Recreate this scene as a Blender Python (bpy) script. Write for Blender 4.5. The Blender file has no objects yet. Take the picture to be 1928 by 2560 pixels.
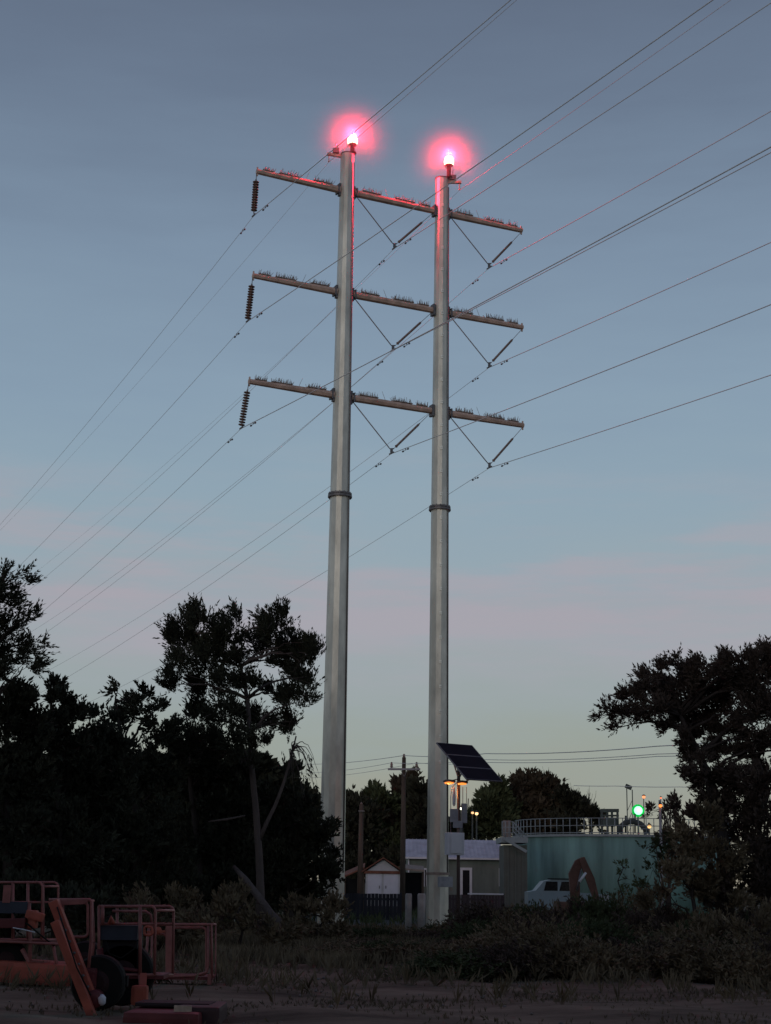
import bpy, bmesh, math, random
import numpy as np
from mathutils import Vector, Matrix

S = bpy.context.scene
C = S.collection
R = math.radians
random.seed(7)
rng = np.random.default_rng(11)

# ------------------------------------------------------------------ camera
F = 3820.0            # focal length in photograph pixels (photograph 1928 x 2560)
PITCH, ROLL, EYE = 13.615, 0.853, 1.7
cam_d = bpy.data.cameras.new('camera')
cam = bpy.data.objects.new('camera', cam_d)
C.objects.link(cam)
cam_d.sensor_fit = 'VERTICAL'
cam_d.sensor_height = 24.0
cam_d.lens = 24.0 * F / 2560.0
cam_d.clip_end = 9000
CAMM = Matrix.Rotation(R(90 + PITCH), 4, 'X') @ Matrix.Rotation(R(ROLL), 4, 'Z')
CAMM.translation = Vector((0, 0, EYE))
cam.matrix_world = CAMM
S.camera = cam

# ------------------------------------------------------------------ view
S.view_settings.view_transform = 'Standard'
S.view_settings.look = 'None'
S.view_settings.exposure = 0
S.view_settings.gamma = 1
S.cycles.max_bounces = 5
S.cycles.diffuse_bounces = 2
S.cycles.transparent_max_bounces = 8
S.cycles.volume_bounces = 0
S.cycles.use_denoising = True


def lin(r, g, b):
    f = lambda v: (v / 255 / 12.92) if v / 255 <= 0.04045 else ((v / 255 + 0.055) / 1.055) ** 2.4
    return (f(r), f(g), f(b), 1)


# ------------------------------------------------------------------ sky: dusk
SUN_EL, SUN_AZ = 3.0, 205.0     # the afterglow lies behind the camera, a little to the left
w = bpy.data.worlds.new('World')
S.world = w
w.use_nodes = True
nt = w.node_tree
N, L = nt.nodes, nt.links
N.clear()
out = N.new('ShaderNodeOutputWorld')
tc = N.new('ShaderNodeTexCoord')
sep = N.new('ShaderNodeSeparateXYZ')
L.new(tc.outputs['Generated'], sep.inputs[0])
asn = N.new('ShaderNodeMath'); asn.operation = 'ARCSINE'
L.new(sep.outputs['Z'], asn.inputs[0])
# thin streaky cloud that bends the colour bands a little
mp = N.new('ShaderNodeMapping'); mp.inputs['Scale'].default_value = (3, 3, 16)
L.new(tc.outputs['Generated'], mp.inputs[0])
nz = N.new('ShaderNodeTexNoise'); nz.inputs['Scale'].default_value = 2.2
nz.inputs['Detail'].default_value = 5; nz.inputs['Roughness'].default_value = .55
L.new(mp.outputs[0], nz.inputs['Vector'])
m1 = N.new('ShaderNodeMath'); m1.operation = 'MULTIPLY_ADD'
m1.inputs[1].default_value = .07; m1.inputs[2].default_value = -.035
L.new(nz.outputs['Fac'], m1.inputs[0])
ad = N.new('ShaderNodeMath'); ad.operation = 'ADD'
L.new(asn.outputs[0], ad.inputs[0]); L.new(m1.outputs[0], ad.inputs[1])
mr = N.new('ShaderNodeMapRange')
mr.inputs['From Min'].default_value = 0; mr.inputs['From Max'].default_value = R(90)
L.new(ad.outputs[0], mr.inputs['Value'])
rp = N.new('ShaderNodeValToRGB')
L.new(mr.outputs[0], rp.inputs[0])
SKY = [(0, (142, 136, 122)), (1.6, (148, 147, 134)), (3.0, (149, 153, 143)), (5.0, (147, 156, 151)), (7.2, (148, 159, 162)),
       (9.0, (153, 160, 168)), (10.3, (151, 159, 168)), (11.8, (144, 161, 172)), (14.5, (138, 159, 174)), (18, (131, 152, 171)),
       (23, (120, 139, 160)), (29, (102, 117, 138)), (36, (86, 97, 117)), (60, (62, 74, 98)), (90, (54, 64, 90))]
el = rp.color_ramp.elements
while len(el) < len(SKY):
    el.new(.5)
for e, (a, c) in zip(el, SKY):
    e.position = a / 90
for i, (a, c) in enumerate(SKY):
    el[i].position = a / 90; el[i].color = lin(*c)
bg = N.new('ShaderNodeBackground'); bg.inputs['Strength'].default_value = 1.05
# thin pinkish cloud streaks low in the sky
mpc = N.new('ShaderNodeMapping'); mpc.inputs['Scale'].default_value = (4, 4, 30); mpc.inputs['Rotation'].default_value = (R(3), R(2), 0)
L.new(tc.outputs['Generated'], mpc.inputs[0])
nc_ = N.new('ShaderNodeTexNoise'); nc_.inputs['Scale'].default_value = 1.3; nc_.inputs['Detail'].default_value = 7; nc_.inputs['Roughness'].default_value = .6
L.new(mpc.outputs[0], nc_.inputs['Vector'])
cr = N.new('ShaderNodeMapRange'); cr.interpolation_type = 'SMOOTHSTEP'
cr.inputs['From Min'].default_value = .40; cr.inputs['From Max'].default_value = .62
L.new(nc_.outputs['Fac'], cr.inputs['Value'])
bd = N.new('ShaderNodeValToRGB'); bd.color_ramp.interpolation = 'EASE'
bd.color_ramp.elements[0].position = 6.5 / 90; bd.color_ramp.elements[0].color = (0, 0, 0, 1)
bd.color_ramp.elements[1].position = 10.2 / 90; bd.color_ramp.elements[1].color = (1, 1, 1, 1)
e3 = bd.color_ramp.elements.new(16.5 / 90); e3.color = (0, 0, 0, 1)
L.new(mr.outputs[0], bd.inputs[0])
cm = N.new('ShaderNodeMath'); cm.operation = 'MULTIPLY'
L.new(cr.outputs[0], cm.inputs[0]); L.new(bd.outputs[0], cm.inputs[1])
cm2 = N.new('ShaderNodeMath'); cm2.operation = 'MULTIPLY'; cm2.inputs[1].default_value = .75
L.new(cm.outputs[0], cm2.inputs[0])
mx = N.new('ShaderNodeMix'); mx.data_type = 'RGBA'
L.new(cm2.outputs[0], mx.inputs[0]); L.new(rp.outputs[0], mx.inputs[6]); mx.inputs[7].default_value = lin(164, 158, 168)
L.new(mx.outputs[2], bg.inputs['Color'])
sky = N.new('ShaderNodeTexSky'); sky.sky_type = 'NISHITA'; sky.sun_disc = False
sky.sun_elevation = R(SUN_EL); sky.sun_rotation = R(SUN_AZ); sky.air_density = 1.2; sky.dust_density = 2
bg2 = N.new('ShaderNodeBackground'); bg2.inputs['Strength'].default_value = 0.006
L.new(sky.outputs[0], bg2.inputs['Color'])
ash = N.new('ShaderNodeAddShader')
L.new(bg.outputs[0], ash.inputs[0]); L.new(bg2.outputs[0], ash.inputs[1])
L.new(ash.outputs[0], out.inputs['Surface'])

sl = bpy.data.lights.new('sun', 'SUN'); sl.energy = 0.55; sl.angle = R(25); sl.color = (1, .9, .78)
so = bpy.data.objects.new('sun', sl); C.objects.link(so)
a = R(SUN_AZ)
sd = Vector((math.sin(a) * math.cos(R(SUN_EL)), math.cos(a) * math.cos(R(SUN_EL)), math.sin(R(SUN_EL))))
so.rotation_euler = sd.to_track_quat('Z', 'Y').to_euler()

# ------------------------------------------------------------------ helpers
K = 1928 / 1666.0     # measuring pixels -> photograph pixels


def at(px, py, Y):
    """world point seen at measuring pixel (px,py) whose distance ahead is Y"""
    x, y = px * K - 964, -(py * K - 1280)
    d = CAMM.to_3x3() @ Vector((x, y, -F))
    return Vector((0, 0, EYE)) + d * (Y / d.y)


def mpx(Y):
    return K * Y / F


class MB:
    def __init__(s):
        s.v = []; s.f = []; s.sm = []

    def add(s, vs, fs, smooth=False):
        o = len(s.v); s.v += [tuple(v) for v in vs]
        s.f += [tuple(i + o for i in f) for f in fs]; s.sm += [smooth] * len(fs)
        return s

    def box(s, c, size, M=None, bev=0.0):
        hx, hy, hz = [k / 2 for k in size]
        b = min(bev, hx * .9, hy * .9, hz * .9)
        M = M or Matrix()
        c = Vector(c)
        if b <= 0:
            vs = [Vector((x, y, z)) for z in (-hz, hz) for y in (-hy, hy) for x in (-hx, hx)]
            fs = [(0, 2, 3, 1), (4, 5, 7, 6), (0, 1, 5, 4), (2, 6, 7, 3), (0, 4, 6, 2), (1, 3, 7, 5)]
        else:
            bm = bmesh.new()
            bmesh.ops.create_cube(bm, size=1)
            for v in bm.verts: v.co = Vector((v.co.x * 2 * hx, v.co.y * 2 * hy, v.co.z * 2 * hz))
            bmesh.ops.bevel(bm, geom=bm.edges[:], offset=b, segments=2, affect='EDGES', profile=.7)
            bm.verts.index_update()
            vs = [v.co.copy() for v in bm.verts]; fs = [tuple(v.index for v in f.verts) for f in bm.faces]
            bm.free()
        return s.add([c + (M @ v) for v in vs], fs)

    def bar(s, p, q, w_, h, up=Vector((0, 0, 1)), bev=0.0):
        p, q = Vector(p), Vector(q); d = q - p; Ln = d.length; d.normalize()
        if abs(d.dot(up)) > .98: up = Vector((0, 1, 0))
        x = d.cross(up).normalized(); z = x.cross(d)
        M = Matrix((x, d, z)).transposed()
        return s.box((p + q) / 2, (w_, Ln, h), M, bev)

    def tube(s, pts, r, n=8, caps=True, smooth=True):
        pts = [Vector(p) for p in pts]
        rs = list(r) if hasattr(r, '__len__') else [r] * len(pts)
        vs = []; fs = []
        px = None
        for i, p in enumerate(pts):
            d = (pts[min(i + 1, len(pts) - 1)] - pts[max(i - 1, 0)]).normalized()
            if px is None:
                u = Vector((0, 0, 1)) if abs(d.z) < .9 else Vector((1, 0, 0))
                px = d.cross(u).normalized()
            px = (px - d * px.dot(d)).normalized(); py = d.cross(px)
            for k in range(n):
                a = 2 * math.pi * k / n
                vs.append(p + (px * math.cos(a) + py * math.sin(a)) * rs[i])
        for i in range(len(pts) - 1):
            for k in range(n):
                k2 = (k + 1) % n
                fs.append((i * n + k, i * n + k2, (i + 1) * n + k2, (i + 1) * n + k))
        s.add(vs, fs, smooth)
        if caps:
            o = len(s.v) - len(vs)
            s.f.append(tuple(o + k for k in reversed(range(n)))); s.f.append(tuple(o + (len(pts) - 1) * n + k for k in range(n)))
            s.sm += [False, False]
        return s

    def lathe(s, c, prof, n=16, axis=None, smooth=True):
        """prof = [(r, t)...] along axis from c"""
        ax = Vector(axis or (0, 0, 1)).normalized()
        return s.tube([Vector(c) + ax * t for r_, t in prof], [max(r_, .0005) for r_, t in prof], n, True, smooth) if False else s._lathe(c, prof, n, ax, smooth)

    def _lathe(s, c, prof, n, ax, smooth):
        u = Vector((0, 0, 1)) if abs(ax.z) < .9 else Vector((1, 0, 0))
        x = ax.cross(u).normalized(); y = ax.cross(x)
        vs = []; fs = []
        for r_, t in prof:
            for k in range(n):
                a = 2 * math.pi * k / n
                vs.append(Vector(c) + ax * t + (x * math.cos(a) + y * math.sin(a)) * max(r_, .0005))
        for i in range(len(prof) - 1):
            for k in range(n):
                k2 = (k + 1) % n
                fs.append((i * n + k, (i + 1) * n + k, (i + 1) * n + k2, i * n + k2))
        fs.append(tuple(range(n))); fs.append(tuple((len(prof) - 1) * n + k for k in reversed(range(n))))
        return s.add(vs, fs, smooth)

    def build(s, name, mat, parent=None, recalc=True):
        me = bpy.data.meshes.new(name)
        me.from_pydata(s.v, [], s.f)
        me.polygons.foreach_set('use_smooth', s.sm)
        if recalc and len(s.f) < 60000:
            bm = bmesh.new(); bm.from_mesh(me); bmesh.ops.recalc_face_normals(bm, faces=bm.faces); bm.to_mesh(me); bm.free()
        me.materials.append(mat)
        me.update()
        o = bpy.data.objects.new(name, me); C.objects.link(o)
        if parent: link_child(o, parent)
        return o


def link_child(o, parent):
    o.parent = parent
    W = Matrix(); p = parent
    while p:
        W = (p.matrix_parent_inverse @ Matrix.Translation(p.location)) @ W if p.parent else Matrix.Translation(p.location) @ W
        p = p.parent
    o.matrix_parent_inverse = W.inverted()


def thing(name, label, cat, loc=(0, 0, 0), group=None):
    o = bpy.data.objects.new(name, None); C.objects.link(o)
    o.location = loc; o.empty_display_size = .2
    tag(o, label, cat, group)
    return o


def tag(o, label, cat, group=None):
    o['label'] = label; o['category'] = cat
    if group: o['group'] = group
    return o


# ------------------------------------------------------------------ materials
def mat(name, col, rough=.8, metal=0., var=.25, scale=3., bump=.0, bscale=None, stretch=(1, 1, 1), col2=None, spec=.3):
    m = bpy.data.materials.new(name); m.use_nodes = True
    n, l = m.node_tree.nodes, m.node_tree.links
    b = n['Principled BSDF']
    b.inputs['Roughness'].default_value = rough; b.inputs['Metallic'].default_value = metal
    b.inputs['Specular IOR Level'].default_value = spec
    t = n.new('ShaderNodeTexCoord'); mp_ = n.new('ShaderNodeMapping')
    mp_.inputs['Scale'].default_value = stretch
    l.new(t.outputs['Object'], mp_.inputs[0])
    z = n.new('ShaderNodeTexNoise'); z.inputs['Scale'].default_value = scale
    z.inputs['Detail'].default_value = 7; z.inputs['Roughness'].default_value = .62
    l.new(mp_.outputs[0], z.inputs['Vector'])
    r = n.new('ShaderNodeValToRGB')
    c2 = col2 or tuple(min(1, c * (1 + var)) for c in col)
    c1 = tuple(c * (1 - var) for c in col)
    r.color_ramp.elements[0].position = .3; r.color_ramp.elements[1].position = .7
    r.color_ramp.elements[0].color = (*c1, 1); r.color_ramp.elements[1].color = (*c2, 1)
    l.new(z.outputs['Fac'], r.inputs[0]); l.new(r.outputs[0], b.inputs['Base Color'])
    if bump:
        z2 = n.new('ShaderNodeTexNoise'); z2.inputs['Scale'].default_value = bscale or scale * 4; z2.inputs['Detail'].default_value = 6
        l.new(mp_.outputs[0], z2.inputs['Vector'])
        bp = n.new('ShaderNodeBump'); bp.inputs['Strength'].default_value = bump; bp.inputs['Distance'].default_value = .05
        l.new(z2.outputs['Fac'], bp.inputs['Height']); l.new(bp.outputs[0], b.inputs['Normal'])
    return m


def emit(name, col, strength):
    m = bpy.data.materials.new(name); m.use_nodes = True
    n, l = m.node_tree.nodes, m.node_tree.links
    b = n['Principled BSDF']; b.inputs['Base Color'].default_value = (*col, 1)
    b.inputs['Emission Color'].default_value = (*col, 1)
    b.inputs['Emission Strength'].default_value = strength
    return m


STEEL = mat('galvanised_steel', (.58, .56, .51), .47, .62, .3, 1.6, .05, 20, (1, 1, .35), spec=.5)
BRIGHT = mat('bright_zinc', (.8, .78, .72), .35, .5, .1, 4, spec=.5)
ARM = mat('weathered_arm_steel', (.50, .36, .31), .6, .15, .3, 3, .2)
SPIKE = mat('spike_steel', (.30, .24, .22), .6, .3, .2, 6)
INSUL = mat('insulator_glaze', (.24, .165, .155), .5, 0, .3, 10)
HARD = mat('line_hardware', (.16, .15, .16), .5, .6, .2, 8)
WIRE = mat('conductor_aluminium', (.62, .64, .68), .7, .0, .2, 20)
LEAFS = {
    'cedar': mat('cedar_leaf', (.040, .042, .030), .9, 0, .55, .9, spec=.1),
    'oak': mat('oak_leaf', (.072, .054, .047), .9, 0, .5, .8, spec=.1),
    'brush': mat('brush_leaf', (.15, .118, .078), .9, 0, .5, .7, spec=.1),
    'green': mat('bush_leaf', (.065, .080, .042), .9, 0, .5, .3, spec=.1),
    'red': mat('reddish_leaf', (.068, .056, .040), .9, 0, .4, .3, spec=.1),
    'dry': mat('dry_grass', (.14, .11, .075), .9, 0, .5, .5, spec=.1),
}
BARK = mat('bark', (.105, .085, .082), .95, 0, .35, 3, .7, 12, (1, 1, .25), spec=.1)
DBARK = mat('dark_bark', (.05, .04, .038), .95, 0, .35, 3, .7, 12, (1, 1, .25), spec=.1)
WOOD = mat('pole_timber', (.10, .075, .062), .9, 0, .3, 4, .4, 20, (1, 1, .1), spec=.1)


# ------------------------------------------------------------------ foliage
def leaves(name, P, D, size, wid, matl, parent, spread=.5, k=10, length=.35):
    """sprigs: k narrow leaves set along each sprig that starts at P and runs along D"""
    n = len(P)
    D = D / np.linalg.norm(D, axis=1, keepdims=True)
    t = rng.uniform(0, 1, (n, k, 1))
    ln = (length * rng.uniform(.5, 1.3, (n, 1, 1)))
    base = P[:, None, :] + D[:, None, :] * t * ln
    J = rng.normal(0, 1, (n, k, 3)); J /= np.linalg.norm(J, axis=2, keepdims=True)
    d = D[:, None, :] + J * spread; d /= np.linalg.norm(d, axis=2, keepdims=True)
    base = base + J * (.12 * ln * (1 - t))
    q = np.cross(d, rng.normal(0, 1, (n, k, 3))); q /= np.linalg.norm(q, axis=2, keepdims=True)
    sz = size * rng.uniform(.6, 1.35, (n, k, 1)); ww = wid * rng.uniform(.7, 1.3, (n, k, 1))
    v0 = base; v1 = base + d * sz * .45 + q * ww * .5; v2 = base + d * sz; v3 = base + d * sz * .45 - q * ww * .5
    V = np.stack([v0, v1, v2, v3], 2).reshape(-1, 3).astype(np.float32)
    m = n * k
    me = bpy.data.meshes.new(name)
    me.vertices.add(m * 4); me.vertices.foreach_set('co', V.ravel())
    me.loops.add(m * 4); me.loops.foreach_set('vertex_index', np.arange(m * 4, dtype=np.int32))
    me.polygons.add(m); me.polygons.foreach_set('loop_start', np.arange(0, m * 4, 4, dtype=np.int32))
    me.polygons.foreach_set('loop_total', np.full(m, 4, dtype=np.int32))
    me.materials.append(matl); me.update(calc_edges=True)
    o = bpy.data.objects.new(name, me); C.objects.link(o)
    if parent: link_child(o, parent)
    return o


def blob_points(blobs, dens, shell=.45, ncmax=400):
    """blobs: (px, py, rx, ry, Y[, depth_factor]) in measuring pixels -> sprig points, outward directions"""
    Ps, Os = [], []
    for b in blobs:
        px, py, rx, ry, Y = b[:5]; df = b[5] if len(b) > 5 else 1.
        c = np.array(at(px, py, Y)); s = mpx(Y)
        r3 = np.array([rx * s, max(rx, ry) * s * df, ry * s])
        n = max(6, int(dens * (rx * s) * (ry * s) * math.pi))
        # clumps inside the blob so that light and dark patches and gaps appear
        nc = min(max(3, n // 26), ncmax)
        u = rng.normal(0, 1, (nc, 3)); u /= np.linalg.norm(u, axis=1, keepdims=True)
        cc = u * rng.uniform(shell, 1, (nc, 1)) ** .7
        idx = rng.integers(0, nc, n)
        p = cc[idx] * .86 + rng.normal(0, .17 if ncmax > 100 else .15, (n, 3))
        Ps.append(c + p * r3); Os.append(p)
    return np.concatenate(Ps), np.concatenate(Os)


def limb_path(p, q, wig=.12, n=6):
    p, q = Vector(p), Vector(q); L_ = (q - p).length
    pts = []
    for i in range(n + 1):
        t = i / n
        o = Vector((random.uniform(-1, 1), random.uniform(-1, 1), random.uniform(-.5, .5))) * wig * L_ * math.sin(math.pi * t) * .6
        pts.append(p.lerp(q, t) + o + Vector((0, 0, .10 * L_ * math.sin(math.pi * t))))
    return pts


DM = 2.6


def tree(name, label, cat, base, trunk, blobs, leafmat, dens=60, size=.12, wid=.04, k=10, length=.35,
         bias=(0, 0, .6), outw=.8, group=None, trunk_r=.16, bark=None, limbs=True, spread=.5, twigs=0, extra=(), dm=1., ncmax=400):
    g = thing(name, label, cat, base, group)
    bark = bark or DBARK
    mb = MB()
    path = [Vector(base)] + [Vector(t) for t in trunk]
    n = len(path)
    mb.tube(path, [trunk_r * (1 - .75 * i / (n - 1)) * (1.25 if i == 0 else 1) for i in range(n)], 9)
    if limbs:
        for b in blobs:
            c = at(b[0], b[1], b[4])
            cand = [p for p in path if p.z < c.z + .1] or path[:1]
            src = min(cand[len(cand) // 3:] or cand, key=lambda p: (p - c).length)
            Ln = (c - src).length
            r0 = min(trunk_r * .45, .02 + Ln * .018)
            pts = limb_path(src, c)
            mb.tube(pts, [r0 * (1 - .8 * i / (len(pts) - 1)) for i in range(len(pts))], 6)
            s_ = mpx(b[4])
            for _ in range(twigs):
                st = pts[random.randint(3, len(pts) - 1)]
                e = c + Vector((random.uniform(-1, 1) * b[2] * s_, random.uniform(-1, 1) * b[2] * s_, random.uniform(-.9, 1) * b[3] * s_))
                tp = limb_path(st, e, .15, 4)
                mb.tube(tp, [.012 * (1 - .5 * i / 4) for i in range(5)], 4, False)
    for e_ in extra:
        mb.tube(e_[0], e_[1], 7)
    mb.build('trunk', bark, g)
    P, O = blob_points(blobs, dens * DM * dm, ncmax=ncmax)
    D = O * outw + np.array(bias) + rng.normal(0, .28, O.shape)
    leaves('crown', P, D, size, wid, leafmat, g, spread, k, length)
    return g


# ================================================================== GROUND
def ground_mesh():
    nx, ny = 160, 170
    xs = np.concatenate([-np.geomspace(2000, 22, 30), np.linspace(-20, 20, 100), np.geomspace(22, 2000, 30)])
    ys = np.concatenate([[-300, -100, -30, 0], np.linspace(5, 60, 120), np.geomspace(62, 3000, 46)])
    V = []
    for y in ys:
        for x in xs:
            near = max(0, min(1, (62 - abs(y - 30)) / 30)) if y < 62 else 0
            h = (.035 * math.sin(x * 1.3 + y * .7) + .03 * math.sin(x * .53 - y * 1.1) + .02 * math.sin(2.9 * x + 1.7 * y)) * near
            h += random.uniform(-.012, .012) * near
            V.append((x, y, h - .03))
    n1 = len(xs); f = [(j * n1 + i, j * n1 + i + 1, (j + 1) * n1 + i + 1, (j + 1) * n1 + i) for j in range(len(ys) - 1) for i in range(n1 - 1)]
    mb = MB(); mb.add(V, f, True)
    return mb


DIRT = mat('dirt', (.150, .124, .093), .95, 0, .6, .5, .9, 9, (.7, 1.9, 1), spec=.1)
g = ground_mesh().build('ground', DIRT); g['kind'] = 'structure'
GRAV = mat('gravel', (.075, .072, .08), .95, 0, .25, 1.2, .5, 12, spec=.1)
p_ = MB()
a0, a1, a2, a3 = at(700, 2010, 52), at(965, 2010, 52), at(1010, 1970, 78), at(660, 1970, 78)
vs = []
for i in range(13):
    for j in range(9):
        q = a0.lerp(a1, i / 12).lerp(a3.lerp(a2, i / 12), j / 8)
        vs.append((q.x + random.uniform(-.3, .3), q.y + random.uniform(-.2, .2), .03))
p_.add(vs, [(i * 9 + j, (i + 1) * 9 + j, (i + 1) * 9 + j + 1, i * 9 + j + 1) for i in range(12) for j in range(8)])
gp = p_.build('gravel_path', GRAV); gp['kind'] = 'structure'

# ================================================================== TRANSMISSION TOWER
PSI = R(25.589)
U = Vector((math.cos(PSI), math.sin(PSI), 0)); NB = Vector((-U.y, U.x, 0))
A0 = Vector((-1.699, 55, 0)); SP = 4.186; UL, UR = -3.7565, 7.92
ZA = [27.861, 23.629, 19.482]; ZC = 15.63
DV, DI = 1.846, 1.74
UP = lambda u, z=0., n=0.: A0 + U * u + NB * n + Vector((0, 0, z))


def zat(px, py, u, n=0.):
    """height on the vertical line through arm coordinate u seen at pixel py"""
    b = UP(u, 0, n); lo, hi = -5., 60.
    inv = CAMM.inverted()
    for _ in range(50):
        m = (lo + hi) / 2; c = inv @ Vector((b.x, b.y, m))
        y = (1280 + -(-F * c.y / -c.z) * -1) if False else 1280 - F * c.y / -c.z
        if y > py * K: lo = m
        else: hi = m
    return lo


tower = thing('transmission_tower', 'tall twin pole steel transmission tower with three crossarms and red lamps on top', 'transmission tower', tuple(UP(SP / 2)))
ZT1 = zat(748, 335, 0); ZT2 = zat(957, 388, SP)


def pole(u, zt, rb, rt, bolts):
    n = 12
    def ring(z):
        r_ = rb + (rt - rb) * z / zt
        return [UP(u, z) + Vector((math.cos(2 * math.pi * (k + .35) / n) * r_, math.sin(2 * math.pi * (k + .35) / n) * r_, 0)) for k in range(n)]
    zs = [-.2, ZC - .001, ZC, zt * .8, zt]
    mb = MB(); vs = []
    for z in zs: vs += ring(z)
    fs = [(i * n + k, i * n + (k + 1) % n, (i + 1) * n + (k + 1) % n, (i + 1) * n + k) for i in range(len(zs) - 1) for k in range(n)]
    fs.append(tuple((len(zs) - 1) * n + k for k in range(n)))
    mb.add(vs, fs)
    p = mb.build('pole', STEEL, tower)
    f = MB(); r_ = rb + (rt - rb) * ZC / zt
    f.lathe(UP(u, ZC - .09), [(r_ + .005, 0), (r_ + .085, 0), (r_ + .085, .075), (r_ + .005, .08)], 24, smooth=False)
    f.lathe(UP(u, ZC + .01), [(r_ + .005, 0), (r_ + .075, 0), (r_ + .075, .06), (r_ + .005, .065)], 24, smooth=False)
    for k in range(16):
        a = 2 * math.pi * k / 16
        f.box(UP(u, ZC - .01) + Vector((math.cos(a), math.sin(a), 0)) * (r_ + .05), (.03, .03, .22))
    f.build('flange', HARD, p)
    cp = MB(); cp.lathe(UP(u, zt), [(rt * 1.05, 0), (rt * 1.05, .04), (rt * .5, .09)], 14); cp.build('pole_cap', HARD, p)
    if bolts:
        a = -math.pi / 2 + .12
        z = 6.
        while z < zt - 1:
            r_ = rb + (rt - rb) * z / zt
            o = UP(u, z) + Vector((math.cos(a), math.sin(a), 0)) * r_
            s_ = MB(); s_.box(o, (.09, .05, .13)); s_.tube([o, o + Vector((math.cos(a), math.sin(a), .1)) * .13], .012, 5)
            s_.build('step_bolt', BRIGHT, p)
            z += .92
    # ground rod conduit and weld seam
    return p


pl = pole(0, ZT1, .475, .27, False)
pr = pole(SP, ZT2, .415, .27, True)
# conduit that runs up beside each shaft to its lamp
for u, rb, zt, pp in ((0, .475, ZT1, pl), (SP, .415, ZT2, pr)):
    a = math.radians(-28)
    c = MB(); dirv = Vector((math.cos(a), math.sin(a), 0))
    c.tube([UP(u, 2) + dirv * (rb - .01), UP(u, zt - .4) + dirv * (.27 + .035)], .022, 6)
    c.build('conduit', HARD, pp)


def arm(u0, u1, z, r0, r1):
    mb = MB()
    p, q = UP(u0, z), UP(u1, z)
    mb.tube([p, q], [r0, r1], 8, True, False)
    e = (q - p).normalized()
    mb.box(q - e * .03, (.05, .05, .36), Matrix.Rotation(PSI, 3, 'Z'))
    o = mb.build('crossarm', ARM, tower)
    # bolted root plate
    pt_ = MB(); pt_.box(p, (.10, .16, .52), Matrix.Rotation(PSI, 3, 'Z'), .01)
    pt_.box(p + e * .09, (.06, .30, .36), Matrix.Rotation(PSI, 3, 'Z'), .01)
    pt_.build('root_plate', HARD, o)
    sp = MB()
    Ln = (q - p).length; side = Vector((0, 0, 1)).cross(e)
    groups = [(.10, .32), (.50, .74), (.80, .93)] if Ln > 3 else [(.15, .45), (.55, .92)]
    for (t0, t1) in groups:
        t = t0
        while t < t1:
            rr = r0 + (r1 - r0) * t
            for s in (-.6, -.2, .2, .6):
                b = p + e * Ln * t + side * rr * s + Vector((0, 0, rr * .85))
                tip = b + Vector((0, 0, .17)) * random.uniform(.4, 1.25) + e * random.uniform(-.10, .04) + side * (s * .12 + random.uniform(-.03, .03))
                sp.tube([b, tip], [.013, .006], 3, False)
            t += .06 / Ln
        sp.bar(p + e * Ln * t0 + Vector((0, 0, rr + .004)), p + e * Ln * t1 + Vector((0, 0, rr + .004)), rr * 1.5, .02)
        sp.build('bird_spikes', SPIKE, o); sp = MB()
    if Ln > 3:
        b = p + e * Ln * .42 + Vector((0, 0, .08))
        sp.tube([b, b + Vector((0, 0, .38)) - e * .16], [.010, .006], 3, False); sp.build('lone_spike', SPIKE, o)
    return o


def rad(u, z):
    zt = ZT1 if u == 0 else ZT2; rb = .475 if u == 0 else .415
    return rb + (.27 - rb) * z / zt


for z in ZA:
    arm(-rad(0, z) - .02, UL, z, .15, .105)
    arm(rad(0, z) + .02, SP - rad(SP, z) - .02, z, .15, .13)
    q = MB(); q.box(UP(SP - rad(SP, z) - .06, z), (.10, .28, .46), Matrix.Rotation(PSI, 3, 'Z'), .01); q.build('pole_bracket', HARD, tower)
    arm(SP + rad(SP, z) + .02, UR, z, .15, .105)


def discs(p, q, r_, pitch, name, parent=None, rod=.02):
    p, q = Vector(p), Vector(q); d = (q - p); Ln = d.length; d.normalize()
    mb = MB(); mb.tube([p, q], rod, 6)
    n = int(Ln / pitch)
    for i in range(n):
        mb.lathe(p + d * (i + .2) * pitch, [(rod, 0), (rod * 2.4, pitch * .12), (r_, pitch * .38), (r_ * .96, pitch * .5), (rod, pitch * .55)], 12, d)
    return mb


def hanger_I(z, sw):
    p = UP(UL, z - .08); b = UP(UL + sw, z - DI)
    lk = MB(); a = p.lerp(b, .18); lk.tube([p, a], .016, 6); lk.box(a, (.06, .06, .08))
    m = discs(a, b, .125, .105, 'x')
    o = m.build('suspension_insulator', INSUL, tower)
    lk.build('link', HARD, o)
    c = MB(); c.bar(b - NB * .16 - Vector((0, 0, .07)), b + NB * .16 - Vector((0, 0, .07)), .05, .05, bev=.01); c.build('clamp', HARD, o)
    return b - Vector((0, 0, .09))


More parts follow.
